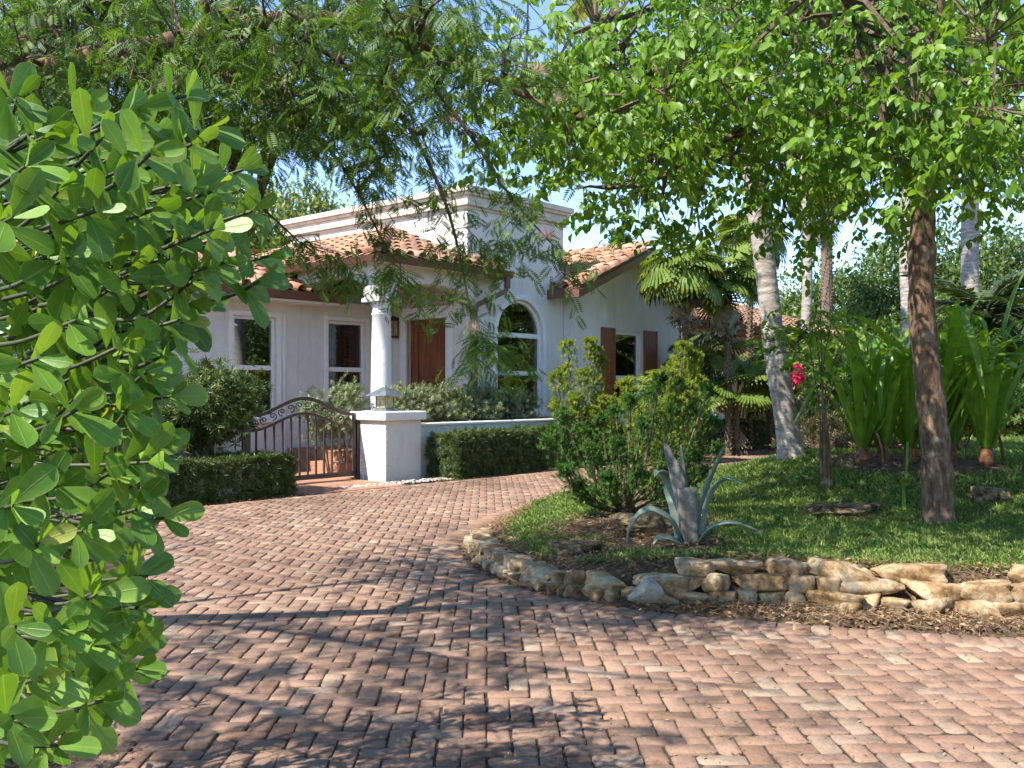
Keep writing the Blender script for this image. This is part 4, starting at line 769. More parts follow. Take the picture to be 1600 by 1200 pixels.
obj('crown', mesh('crown', V_, F_, M['treeleaf'], True, r_), tr)

# ------------------------------------------------------------------ powderpuff tree overhanging the driveway
PW = lambda x, y, d: P(x, y, d * .78)
pb = np.array((-5.4, 5.0, -.07)); pt = thing('powderpuff_tree', 'fine leaved tree with pink powderpuff flowers arching over the driveway', 'tree', tuple(pb)); off = -pb
tk = MB(); tk.tube(catmull([pb + x + off for x in np.array(((0, 0, -.05), (.05, 0, .8), (.2, -.05, 1.7), (.5, -.1, 2.6)))], 5, False), np.linspace(.2, .13, 16), 12); f0 = pb + (.5, -.1, 2.6)
skel = limbs(tk, [([x + off for x in pts], a, b) for pts, a, b in (
    ([f0, PW(-120, 180, 6.4), PW(80, 108, 6.5), PW(250, 72, 6.6), PW(430, 32, 6.8), PW(600, 45, 7), PW(760, 120, 7.2), PW(860, 170, 7.2)], .10, .012),
    ([PW(250, 72, 6.6), PW(400, 150, 6.9), PW(520, 240, 7.2), PW(600, 380, 7.3)], .022, .005), ([PW(430, 32, 6.8), PW(600, 150, 7), PW(690, 300, 7.1), PW(732, 470, 7.2), PW(738, 545, 7.2)], .018, .003), ([PW(600, 45, 7), PW(720, 190, 7), PW(800, 310, 7), PW(880, 400, 7)], .016, .003),
    ([PW(80, 108, 6.5), PW(250, 200, 7.2), PW(380, 300, 7.8), PW(470, 380, 8.2)], .022, .005), ([PW(-60, 160, 6.4), PW(100, 20, 7.4), PW(300, -80, 8.2), PW(520, -60, 8.6)], .06, .012),
    ([f0, np.array((-4.6, 4.0, 4.2)), np.array((-3.6, 2.9, 4.9)), np.array((-2.2, 2.2, 5.2))], .045, .01), ([f0, np.array((-5.2, 3.4, 4.1)), np.array((-3.4, 1.4, 4.9)), np.array((-2.6, 1.2, 5.2))], .035, .01), ([f0, np.array((-6.3, 6.2, 4.2)), np.array((-6.2, 7.2, 5))], .06, .014), ([f0, np.array((-4.0, 5.4, 4.4)), np.array((-2.8, 5.6, 5.1)), np.array((-1.6, 5.4, 5.3))], .04, .01))])
dense = [(-20, -30), (690, -30), (700, 40), (640, 110), (590, 160), (550, 210), (500, 220), (440, 190), (390, 170), (330, 190), (250, 200), (120, 200), (-20, 200)]
spar = [(640, -10), (760, -10), (800, 60), (850, 130), (850, 230), (780, 240), (700, 240), (640, 290), (560, 300), (540, 260), (640, 200), (700, 100)]
cen_ = np.concatenate([pix3(pixsample(210, dense), 4.6, 7.4), pix3(pixsample(20, spar), 5.1, 6.6)])
hang = np.concatenate([catmull([PW(*x) for x in w], 4, False) for w in (((690, 300, 7.1), (722, 400, 7.15), (732, 470, 7.2), (738, 540, 7.2)), ((780, 290, 7), (830, 340, 7), (885, 405, 7)), ((560, 300, 7.3), (600, 400, 7.3), (640, 440, 7.3)), ((470, 370, 8), (540, 400, 8), (590, 425, 8)), ((400, 340, 7.6), (460, 390, 7.8), (520, 410, 7.8)), ((700, 370, 7.2), (760, 380, 7.2), (790, 385, 7.2)), ((735, 520, 7.2), (755, 532, 7.2), (772, 540, 7.2)))])
tg = np.stack([rng.uniform(-3.2, .4, 22), rng.uniform(3.6, 7.0, 22)], 1); zz_ = rng.uniform(3.9, 5.9, 22); cen2 = np.stack([tg[:, 0] + SUN.x / SUN.z * zz_, tg[:, 1] + SUN.y / SUN.z * zz_, zz_], 1)   # unseen crown clumps, placed sunward of the drive to shade it
cen2 = cen2[((cen2[:, 2] > 1.9 + .44 * cen2[:, 1]) | (cen2[:, 0] < -.68 * cen2[:, 1])) & (cen2[:, 1] > 1.0)]
tips = np.concatenate([clumps(cen_, 8, (.23, .26, .12)), clumps(hang, 2, (.03, .05, .03))]); tips2 = clumps(cen2, 7, (.45, .45, .25))
tk.build('trunk', M['bark'], pt, True); br_ = MB(); connect(br_, skel, np.concatenate([cen_, cen2]) + off, .016, .004); connect(br_, np.concatenate([skel, cen_ + off]), (tips + off)[::2], .005, .0018, .04, 3); tag(br_.build('branches', M['twig'], pt), kind='stuff')
D = rdir(len(tips)) * (1, 1, .3) + np.array((.35, -.1, -.4)); V_, F_, r_ = twig_leaves(tips + off, D, rng.uniform(.16, .32, len(tips)), 6, .10, PINN, .45, .7, .45, .3)
D2 = rdir(len(tips2)) * (1, 1, .3) - UP * .3; V_, F_, r_ = merge([(V_, F_, r_), twig_leaves(tips2 + off, D2, rng.uniform(.2, .38, len(tips2)), 6, .17, PINN_FAR, .45, .7, .3, .3)])
obj('crown', mesh('crown', V_, F_, M['powder'], False, r_), pt)
PF = compound(TRI, [(d_, unit(np.cross(d_, (.3, .5, .2))), (.022, 1.0, 1.0), (0, 0, 0)) for d_ in [unit(np.array((math.cos(a) * s_, math.sin(a) * s_, .25 + .9 * (1 - s_)))) for s_ in (.35, .65, .9, 1.0) for a in np.linspace(0, 2 * PI, 17)[:-1] + s_ * 5]])
PFM = mesh('flower', PF[0], PF[1], M['puff'], False)
for px, py, d, s_ in ((837, 112, 6.9, .10), (868, 160, 6.9, .085), (262, 135, 6.0, .075), (412, 160, 6.8, .06), (418, 80, 6.6, .06), (430, 78, 6.6, .06), (708, 188, 7, .075), (617, 150, 7, .06), (577, 267, 7.2, .06), (421, 287, 7.4, .06), (676, 345, 7.1, .06), (692, 395, 7.1, .065), (855, 372, 7, .085), (740, 515, 7.15, .085), (520, 395, 7.8, .07), (648, 340, 7.1, .06), (590, 295, 7.2, .06)):
    o = obj('flower', PFM, pt); o.location = PW(px, py, d - .25) + off; o.rotation_euler = (random.uniform(-.5, 1.1), random.uniform(-.6, .6), random.random() * 6); o.scale = (s_,) * 3

# ------------------------------------------------------------------ glossy bush in the foreground
cb = np.array((-2.15, 2.75, -.07)); cbush = thing('glossy_bush', 'large bush with thick paddle shaped glossy green leaves beside the driveway', 'bush', tuple(cb))
hero = [(30, 150, 2.0), (70, 215, 2.1), (130, 165, 2.15), (160, 215, 2.1), (215, 170, 2.2), (235, 240, 2.0), (290, 150, 2.25), (330, 200, 2.3), (300, 225, 2.2), (380, 265, 2.45), (395, 330, 2.4), (330, 300, 2.3), (420, 400, 2.4), (405, 440, 2.4), (350, 410, 2.3), (300, 440, 2.2), (270, 380, 2.2), (235, 330, 2.1), (150, 330, 2.0), (90, 300, 2.0), (40, 260, 1.95), (20, 340, 1.9), (110, 400, 2.0), (200, 430, 2.1), (120, 500, 2.0), (60, 560, 1.9), (250, 560, 2.2), (265, 620, 2.25), (200, 640, 2.1), (120, 640, 2.0), (30, 640, 1.9), (240, 700, 2.2), (170, 740, 2.1), (90, 760, 2.0), (20, 790, 1.85), (215, 795, 2.1), (255, 810, 2.15), (130, 830, 2.0), (60, 850, 1.9), (230, 900, 2.1), (215, 950, 2.1), (150, 930, 2.0), (95, 980, 1.95), (25, 980, 1.85), (130, 1010, 2.0), (215, 1045, 2.1), (160, 1095, 2.0), (60, 1060, 1.9), (20, 1120, 1.8), (90, 1165, 1.85), (300, 290, 2.3), (180, 270, 2.05), (280, 500, 2.2), (190, 540, 2.1)]
fill = pixsample(170, [(-60, 150), (200, 190), (300, 230), (370, 300), (390, 420), (300, 500), (265, 600), (250, 720), (230, 800), (215, 900), (190, 1020), (140, 1110), (90, 1180), (-60, 1210)])
tipsC = np.array([P(*h) for h in hero] + [P(x, y, d) for (x, y), d in zip(fill, rng.uniform(2.1, 2.95, len(fill)))])
deep = pixsample(150, [(-60, 200), (200, 230), (300, 280), (340, 330), (350, 400), (270, 480), (235, 600), (220, 720), (200, 800), (190, 900), (165, 1020), (110, 1110), (60, 1180), (-60, 1210)]); tipsC = np.concatenate([tipsC, np.array([P(x, y, d) for (x, y), d in zip(deep, rng.uniform(2.7, 3.5, 150))])])
extra = np.stack([rng.uniform(-3.2, -1.7, 60), rng.uniform(2.2, 4.2, 60), rng.uniform(.15, 2.3, 60)], 1); tipsC = np.concatenate([tipsC, extra[(CX + F * extra[:, 0] / extra[:, 1]) < 120]])
core = np.array((-2.2, 2.8, 1.0)); stems = MB(); Dl = []; Nl = []; Tl = []; Sl = []
for s0 in range(9):
    a = s0 * 2.4; stems.tube(catmull([(.12 * math.cos(a), .12 * math.sin(a), 0), (.25 * math.cos(a), .25 * math.sin(a), .7), (.35 * math.cos(a), .4 * math.sin(a), 1.4), (.42 * math.cos(a), .5 * math.sin(a), 2.0)], 4, False), np.linspace(.03, .012, 13), 6)
for t in tipsC:
    base = core * np.array((1, 1, 0)) + np.array((0, 0, min(t[2] * .8, 1.9))); ax = unit((t - base) * (1, 1, .5) + np.array((.12, -.05, .10)) + rng.normal(0, .12, 3))
    lf = min(.3, np.linalg.norm(t - base)); p0 = t - ax * lf; stems.tube(catmull([p0 - cb, p0 + ax * lf * .5 - UP * .06 * lf + rng.normal(0, .02, 3) - cb, t - cb], 4, False), np.linspace(.006, .004, 9), 6, False)
    x1 = unit(np.cross(ax, UP)); y1 = np.cross(x1, ax); ph = rng.random() * PI
    npair = 3 if rng.random() < .7 else 4
    for k_ in range(npair):
        for h in (0, 1):
            an = ph + k_ * PI / 2 + h * PI; rad = x1 * math.cos(an) + y1 * math.sin(an); opn = (.45, .95, 1.25, 1.5)[k_]; opn *= rng.uniform(.8, 1.15)
            dr = unit(ax * math.cos(opn) + rad * math.sin(opn) + rng.normal(0, .12, 3) - UP * (.06 + .18 * (k_ > 1))); nn = unit(ax * math.sin(opn) - rad * math.cos(opn) + .35 * UP + np.array((0, -.15, 0)))
            Dl.append(dr); Nl.append(nn); Tl.append(t - ax * (.022 * k_ + .003)); Sl.append(rng.uniform(.08, .128) * (.72, 1, 1.05, 1)[k_])
stems.build('stems', M['greenstem'], cbush, True)
Dl, Nl, Tl, Sl = map(np.array, (Dl, Nl, Tl, Sl)); dist = Tl[:, 1]; ppx = CX + F * Tl[:, 0] / Tl[:, 1]; ppy = CY - F * (Tl[:, 2] - CH) / Tl[:, 1]
Mx = frames(Dl, Nl, np.stack([Sl * rng.uniform(.75, 1.1, len(Sl)), Sl, Sl], 1)); order = np.argsort(np.where((ppx > -20) & (ppy < 1200), dist, 99)); CL = [mesh('leaf', *leaf([.06, .2, .38, .56, .72, .85, .94], [.035, .09, .165, .225, .25, .22, .14], f_, dr_), M['clusia'], True) for f_, dr_ in ((.18, .06), (.1, .18), (.3, .10), (.05, -.05))]
def across(me_, tm, n=1):
    v = tm[0]; a_ = np.zeros(len(v)); body = np.arange(1, len(v) - 1); a_[body] = np.tile((-1, 0, 1), len(body) // 3); at = me_.attributes.new('across', 'FLOAT', 'POINT'); at.data.foreach_set('value', np.tile(a_, n).astype(np.float32)); return me_
for c_ in CL: across(c_, CLUSIA)
for i in order[:300]:
    o = obj('leaf', CL[i % 4], cbush); m4 = Matrix(Mx[i].tolist()).to_4x4(); m4.translation = Tl[i] - cb; o.matrix_basis = m4
rs = order[300:]; V_, F_, r_ = scat(CLUSIA, Mx[rs], Tl[rs] - cb, rng.random(len(rs))); tag(obj('leaf_mass', across(mesh('leaf_mass', V_, F_, M['clusia'], True, r_), CLUSIA, len(rs)), cbush), kind='stuff')

# ------------------------------------------------------------------ hedges and shrubs by the house
def hedge(label, a0, a1, b0, b1, h, n, tm, mat, size, group=None, z0=.02, name='clipped_hedge', cat='hedge', wob=.05):
    base = HW((a0 + a1) / 2, (b0 + b1) / 2, 0); t = thing(name, label, cat, tuple(base), ANG, group); la, lb = (a1 - a0) / 2, (b1 - b0) / 2
    # points on the top and sides, a little rounded, and some inside
    area = np.array([4 * la * lb, 2 * la * h * 2, 2 * lb * h * 2]); f = rng.choice(3, n, p=area / area.sum()); x = rng.uniform(-la, la, n); y = rng.uniform(-lb, lb, n); z = rng.uniform(z0, h, n); nr = np.zeros((n, 3)); sg = rng.choice([-1, 1], n)
    z[f == 0] = h; nr[f == 0, 2] = 1; m = f == 1; y[m] = np.where(rng.random(m.sum()) < .7, -lb, lb); nr[m, 1] = np.sign(y[m]); m = f == 2; x[m] = sg[m] * la; nr[m, 0] = sg[m]
    p = np.stack([x, y, z], 1); dep = np.abs(rng.normal(0, .05, n)); ed = np.minimum(1, .6 + .4 * np.abs(np.sin(x * 5 + 1.3 * np.sin(y * 3)))); p -= nr * (dep + wob * ed)[:, None]
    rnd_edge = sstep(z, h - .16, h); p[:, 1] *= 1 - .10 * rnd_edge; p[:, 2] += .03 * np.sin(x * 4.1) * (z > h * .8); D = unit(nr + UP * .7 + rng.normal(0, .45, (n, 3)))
    xx = unit(np.cross(D, rdir(n))); s_ = rng.uniform(.7, 1.2, n) * size; M3 = np.stack([xx * s_[:, None], np.cross(D, xx) * s_[:, None], D * s_[:, None]], 2)
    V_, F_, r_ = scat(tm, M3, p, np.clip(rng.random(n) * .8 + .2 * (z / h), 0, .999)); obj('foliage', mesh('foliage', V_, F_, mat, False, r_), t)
    st = MB()
    for i in range(int((a1 - a0) * 5)):
        x0, y0 = random.uniform(-la, la) * .95, random.uniform(-lb, lb) * .7
        for q_ in range(3): st.tube([(x0, y0, -.06), (x0 + random.uniform(-.1, .1), y0 + random.uniform(-.08, .08), h * .45), (x0 + random.uniform(-.2, .2), y0 + random.uniform(-.15, .15), h * .9)], [.012, .009, .004], 4, False)
    tag(st.build('stems', M['twig'], t), kind='stuff'); return t
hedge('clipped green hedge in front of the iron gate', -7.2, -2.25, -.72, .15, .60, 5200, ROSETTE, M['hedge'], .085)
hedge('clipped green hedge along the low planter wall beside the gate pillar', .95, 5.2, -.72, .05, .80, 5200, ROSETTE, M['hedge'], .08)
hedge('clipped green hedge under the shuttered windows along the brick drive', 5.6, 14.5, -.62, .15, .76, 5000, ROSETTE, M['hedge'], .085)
def blob_shrub(name, label, c, rad, n, tm, mat, size, group=None, stem=.02, cat='shrub', zs=1.0, up=.6, nst=7, sig=.5, loc_ground=None):
    base = np.array((c[0], c[1], c[2] - rad[2] if loc_ground is None else loc_ground)); t = thing(name, label, cat, tuple(base), 0, group); nc = max(6, n // 28); u_ = rdir(nc) * rng.uniform(.55, 1.0, (nc, 1)) ** .6; cc = u_ * np.array(rad); k_ = n // nc
    p = np.repeat(cc, k_, 0) + rng.normal(0, 1, (nc * k_, 3)) * np.array(rad) * .22 * sig * 2; out = unit(p / np.array(rad)); D = unit(out + UP * up + rng.normal(0, .4, p.shape)); m = len(p); xx = unit(np.cross(D, rdir(m))); s_ = rng.uniform(.7, 1.25, m) * size
    V_, F_, r_ = scat(tm, np.stack([xx * s_[:, None], np.cross(D, xx) * s_[:, None], D * s_[:, None]], 2), p + np.array(c) - base, np.clip(np.repeat(rng.random(nc), k_) * .4 + rng.random(m) * .6, 0, .999)); obj('foliage', mesh('foliage', V_, F_, mat, False, r_), t)
    st = MB()
    for i in range(nst):
        q_ = cc[i % nc] * .8 + np.array(c) - base; st.tube([(random.uniform(-.06, .06), random.uniform(-.06, .06), -.05), q_ * (.35, .35, .4) + rng.normal(0, .03, 3), q_], [stem, stem * .7, stem * .3], 5, False)
    tag(st.build('stems', M['twig'], t), kind='stuff'); return t
for i, a in enumerate(np.linspace(1.0, 4.1, 7)):
    c = HW(a, .78 + .1 * (i % 2), 1.10 + .05 * ((i * 7) % 3)); blob_shrub('silver_shrub', 'silvery green shrub growing in the raised bed behind the low planter wall', c, (.42, .38, .36), 460, SPRIG, M['silver'], .095, 'silvery shrubs behind the planter wall', .01)
for i, a in enumerate((.15, .6)):
    c = HW(a, 1.65 + .2 * i, 1.12); blob_shrub('silver_shrub', 'silvery green shrub standing behind the iron gate', c, (.5, .45, .45), 520, SPRIG, M['silver'], .095, 'silvery shrubs behind the gate', .012, loc_ground=-.05)
c = HW(-3.05, .25, 1.30); blob_shrub('rounded_shrub', 'rounded olive green shrub leaning over the low wall next to the iron gate', c, (.62, .55, .48), 1300, ROSETTE, M['shrubleaf'], .12, None, .03, nst=9, loc_ground=-.06)
for i, (x, y, z, r_) in enumerate(((-5.9, 12.6, .8, 1.0), (-7.4, 14.6, 1.0, 1.2), (-9.5, 17, 1.2, 1.4))):
    blob_shrub('garden_shrub', 'dense green shrub in the bed behind the big glossy bush', (x, y, z), (r_, r_, z), 900, SPRIG, M['shrubleaf'], .22, 'shrubs left of the house', .03)
# climbing shrub with magenta flowers
c = P(1262, 600, 22); t = blob_shrub('flowering_shrub', 'leafy shrub with magenta blossoms behind the grey palm trunks', c, (.9, .7, .9), 900, SPRIG, M['shrubleaf'], .17, None, .02, loc_ground=-.06)
for i in range(26):
    o_ = P(1243 + random.gauss(0, 7), 583 + random.gauss(0, 13), 20.6 + random.uniform(-.2, .2)); n = 7; V_, F_, r_ = scat(LEAF8, frames(rdir(n), rdir(n), np.full(n, .10)), np.zeros((n, 3)), rng.random(n)); fo = obj('blossom', mesh('blossom', V_, F_, M['pink'], False, r_), t); fo.location = o_ - np.array(t.location)
LOWL = ('low coppery leaved shrub between the sapling and the strap lilies', 'low coppery leaved shrub directly before the strap lily nearer the sapling', 'low coppery leaved shrub between the two tall strap lily clumps')
for i, (px, py, d, rx, rz) in enumerate(((1300, 690, 14.2, .6, .36), (1350, 700, 13.6, .5, .28), (1440, 695, 14, .5, .3))):
    p = P(px, py, d); blob_shrub('low_shrub', LOWL[i], p, (rx, .6, rz), 620, SPRIG, M['copper'], .10, 'low shrubs under the lilies', .012, loc_ground=float(lawnz(p[0], p[1])))
for i, (px, py, d, rx, rz) in enumerate(((1360, 600, 29, 2.0, 1.6), (1460, 610, 30, 2.2, 1.7), (1560, 590, 28, 2.2, 1.9), (1650, 600, 27, 2.4, 1.9), (1500, 640, 27, 1.6, .9), (1595, 650, 25.5, 1.6, .8))):
    p = P(px, py, d); blob_shrub('garden_shrub', 'dark green shrub massed across the far side of the drive', (p[0], p[1], max(p[2], rz - .1)), (rx, 1.4, rz), 1500, SPRIG, M['bgleaf'], .26, 'shrubs across the drive', .04)
# ------------------------------------------------------------------ junipers
def juniper(name, label, base, tips, mat, tuftn, size, wid, d_of):
    t = thing(name, label, 'juniper', tuple(base)); st = MB(); Ps = []; Ds = []
    for px, py, d in tips:
        tip = P(px, py, d) - base; r0 = np.array((random.uniform(-.08, .08), random.uniform(-.08, .08), 0)); mid = tip * np.array((.62, .62, .38)) + rng.normal(0, .04, 3); c = catmull([r0, mid * .5 + r0 * .5 + rng.normal(0, .03, 3), mid, tip * .85 + mid * .15 + UP * .02, tip], 6, False); st.tube(c, np.linspace(.022, .004, len(c)), 5, False)
        n = tuftn; s_ = rng.beta(1.7, 1.25, n) * .62 + .38; ii = s_ * (len(c) - 1); i0 = np.floor(ii).astype(int).clip(0, len(c) - 2); fr = (ii - i0)[:, None]; p = c[i0] * (1 - fr) + c[i0 + 1] * fr; ax = unit(c[i0 + 1] - c[i0]); rad = unit(np.cross(ax, rdir(n))); env = wid * np.sqrt(np.clip(1 - ((s_ - .62) / .39) ** 2, .02, 1)) * np.sqrt(rng.random(n))
        env *= .7 + .5 * np.abs(np.sin(s_ * 23 + np.arctan2(rad[:, 1], rad[:, 0]) * 2)); p = p + rad * env[:, None]; Ps.append(p); Ds.append(unit(ax * .7 + rad * .75 + UP * .45 + rng.normal(0, .25, (n, 3))))
    p = np.concatenate(Ps); D = np.concatenate(Ds); m = len(p); xx = unit(np.cross(D, rdir(m))); s_ = rng.uniform(.7, 1.3, m) * size
    V_, F_, r_ = scat(TUFT, np.stack([xx * s_[:, None], np.cross(D, xx) * s_[:, None], D * s_[:, None]], 2), p, np.clip(np.repeat(rng.random(len(tips)), tuftn) * .35 + rng.random(m) * .65, 0, .999)); obj('foliage', mesh('foliage', V_, F_, mat, False, r_), t); tag(st.build('stems', M['twig'], t), kind='stuff'); return t
jb = GL(975, 800); dj = jb[1]
juniper('spreading_juniper', 'dark green spreading juniper on the lawn island behind the agave', jb, [(x, y, dj + dz) for x, y, dz in ((852, 690, -.2), (862, 672, .3), (878, 645, 0), (905, 668, .5), (882, 735, -.4), (925, 700, -.5), (938, 655, .3), (965, 690, -.6), (962, 640, .5), (985, 620, .2), (1005, 660, -.5), (1020, 610, .3), (1032, 590, 0), (1052, 640, -.4), (1062, 600, .5), (1085, 640, .2), (1108, 610, 0), (1118, 660, .4), (1122, 700, -.2), (1085, 710, -.5), (1040, 730, -.6), (1000, 740, -.7), (950, 745, -.6), (905, 765, -.3), (1070, 745, -.2), (1100, 735, .4))], M['juniper'], 210, .05, .085, 0)
jc = HW(5.15, -.35, 0); jd = jc[1]
juniper('golden_juniper', 'golden green upright juniper against the white wall beside the arched window', jc, [(x, y, jd + dz) for x, y, dz in ((886, 535, 0), (868, 585, -.3), (880, 575, .3), (922, 530, .1), (930, 545, .3), (912, 580, -.4), (938, 560, .4), (900, 620, -.5), (940, 620, -.3), (958, 625, .2), (865, 630, .1), (925, 640, -.4), (884, 645, -.5), (952, 655, -.2))], M['juniper_gold'], 380, .075, .17, 0)
je = HW(8.2, -.9, 0); je = P(1035, 690, 17.2); je[2] = -.05; jd = je[1]
juniper('golden_juniper', 'golden green juniper rising behind the dark spreading juniper', je, [(x, y, jd + dz) for x, y, dz in ((1068, 538, 0), (1060, 560, .3), (1085, 552, .2), (1045, 580, -.3), (1092, 590, .1), (1030, 600, .3), (1075, 600, -.4), (976, 595, 0), (985, 625, .2), (1055, 620, -.4), (1020, 640, -.3), (1000, 650, -.2), (1090, 630, -.2))], M['juniper_gold'], 380, .075, .17, 0)

# ------------------------------------------------------------------ agave, strap lilies
def strap(pts, wid, side, chan=.25, n=5):
    """a leaf blade swept along pts; side: rough sideways vector; chan: depth of the channel"""
    pts = np.array(pts, float); m = len(pts); T = unit(np.gradient(pts, axis=0)); V = []
    for i in range(m):
        s_ = unit(np.asarray(side, float) - T[i] * np.dot(side, T[i])); nn = np.cross(s_, T[i]); nn = nn if nn[2] > 0 or abs(nn[2]) < .2 else -nn
        for k_ in np.linspace(-1, 1, n): V.append(pts[i] + s_ * k_ * wid[i] + nn * chan * wid[i] * (k_ * k_))
    return np.array(V), [np.array([(i * n + k_, i * n + k_ + 1, (i + 1) * n + k_ + 1, (i + 1) * n + k_) for i in range(m - 1) for k_ in range(n - 1)])]
ab = GL(1078, 850); da = ab[1]; ag = thing('agave', 'battered blue grey agave with one cut leaf in front of the juniper', 'agave', tuple(ab))
LV = [([(1072, 850, 0), (1068, 800, .05), (1058, 750, .12), (1047, 715, .16), (1038, 688, .2)], .055, (1, .1, 0), 'agave_old'), ([(1085, 850, 0), (1090, 810, -.02), (1104, 765, -.05), (1122, 722, -.05), (1139, 688, -.05)], .036, (.8, .5, .1), 'agave'),
      ([(1080, 850, .1), (1074, 790, .2), (1068, 745, .25), (1064, 695, .3)], .028, (1, 0, 0), 'agave_old'), ([(1065, 845, .1), (1055, 790, .2), (1043, 752, .22), (1030, 738, .1), (1023, 746, 0)], .06, (.8, -.5, 0), 'agave'),
      ([(1090, 845, .05), (1103, 800, .1), (1118, 765, .1), (1135, 750, .05), (1158, 757, 0)], .055, (.6, .8, 0), 'agave'), ([(1066, 848, -.05), (1050, 815, -.15), (1020, 797, -.2), (998, 805, -.25), (982, 830, -.28), (979, 852, -.3)], .045, (.2, 1, .3), 'agave'),
      ([(1092, 848, -.02), (1110, 828, -.15), (1138, 820, -.25), (1165, 824, -.3), (1190, 834, -.32)], .05, (.1, 1, 0), 'agave'), ([(1070, 852, -.08), (1048, 842, -.2), (1030, 840, -.25), (1020, 850, -.28)], .04, (.1, 1, .2), 'agave'), ([(1085, 856, -.1), (1095, 862, -.25), (1115, 868, -.35)], .04, (1, .3, 0), 'agave')]
for pts, wd, sd, mt in LV:
    c = catmull([P(x, y, da + dz) - ab for x, y, dz in pts], 5, False); tt = np.linspace(0, 1, len(c)); wv = wd * np.interp(tt, [0, .25, .5, .8, 1], [.75, .85, 1, .55, .03]); V_, F_ = strap(c, wv, sd, .35); o = obj('leaf', mesh('leaf', V_, F_, M[mt], True), ag); so = o.modifiers.new('thickness', 'SOLIDIFY'); so.thickness = .012
c = [P(1080, 852, da - .06) - ab, P(1076, 810, da - .05) - ab, P(1073, 762, da - .04) - ab]; V_, F_ = strap(catmull(c, 4, False), [.05, .05, .052, .055, .058, .061, .063, .065, .066], (1, 0, 0), .5); o = obj('leaf', mesh('leaf', V_, F_, M['agave_old'], True), ag); o['label'] = 'thick scarred leaf with its top cut off'; so = o.modifiers.new('thickness', 'SOLIDIFY'); so.thickness = .025
def strap_lily(name, label, base, n, hh, seed, lean=0.0, necks=3):
    r = random.Random(seed); t = thing(name, label, 'lily', tuple(base)); mt = M['crinum']
    for k_ in range(necks):
        ox, oy = (k_ - (necks - 1) / 2) * .28 + r.uniform(-.04, .04), r.uniform(-.15, .15); nk = MB(); nk.lathe([(.085, -.06), (.09, .04), (.07, .12), (.066, .17), (.06, .24)], 10, (ox, oy, 0)); nk.build('neck', M['sheath'], t, True)
        for i in range(n):
            a = i * 2.4 + k_; el = r.uniform(.0, 1.0); L = hh * r.uniform(.75, 1.1); out = (.16 + .95 * el) * L; dx, dy = math.cos(a), math.sin(a); bend = r.random() < .22
            p = [(ox, oy, .08), (ox + dx * (.05 + .09 * el), oy + dy * (.05 + .09 * el), .26), (ox + dx * out * .4, oy + dy * out * .4, .2 + L * .52), (ox + dx * out * .7 + lean * .3, oy + dy * out * .7, .2 + L * (.86 - .26 * el)), (ox + dx * out + lean * .6, oy + dy * out, .2 + L * (1.04 - .5 * el) - (.45 * L if bend else 0))]
            if bend: p[3] = (p[3][0], p[3][1], p[3][2] - .05)
            c = catmull(p, 4, False); tt = np.linspace(0, 1, len(c)); wv = r.uniform(.045, .07) * np.interp(tt, [0, .15, .3, .55, .78, .93, 1], [.45, .35, .7, 1, .8, .35, .03]); V_, F_ = strap(c, wv, (-dy, dx, .15), .45); obj('leaf', mesh('leaf', V_, F_, mt, True), t)
        for q_ in range(2):
            a = r.uniform(0, 6.28); c = catmull([(ox, oy, .3), (ox + .15 * math.cos(a), oy + .15 * math.sin(a), .38), (ox + .25 * math.cos(a), oy + .25 * math.sin(a), .15), (ox + .27 * math.cos(a), oy + .27 * math.sin(a), -.02)], 4, False); V_, F_ = strap(c, np.linspace(.03, .015, len(c)), (-math.sin(a), math.cos(a), 0), .2); obj('withered_leaf', mesh('withered_leaf', V_, F_, M['litter'], True), t)
    return t
p = GL(1388, 722); strap_lily('strap_lily', 'tall clump of broad strap leaves between the sapling and the brown tree trunk', p, 16, 1.8, 3)
p = GL(1495, 722); strap_lily('strap_lily', 'tall clump of broad strap leaves between the brown tree trunk and the feather palm', p, 16, 1.85, 9, .12)
p = GL(1640, 745); strap_lily('strap_lily', 'low spiky strap leaved clump at the edge of the lawn', p, 10, .7, 12, 0, 1)
p = GL(1413, 800); c = catmull([p, p + (.0, .02, .25), P(1416, 740, p[1]), P(1418, 690, p[1] + .2)], 4, False) - p; V_, F_ = strap(c, np.linspace(.018, .012, len(c)), (1, 0, 0), .3); t = thing('fallen_leaf', 'long limp green leaf hanging to the grass beside the brown trunk', 'leaf', tuple(p)); obj('blade', mesh('blade', V_, F_, M['crinum'], True), t)

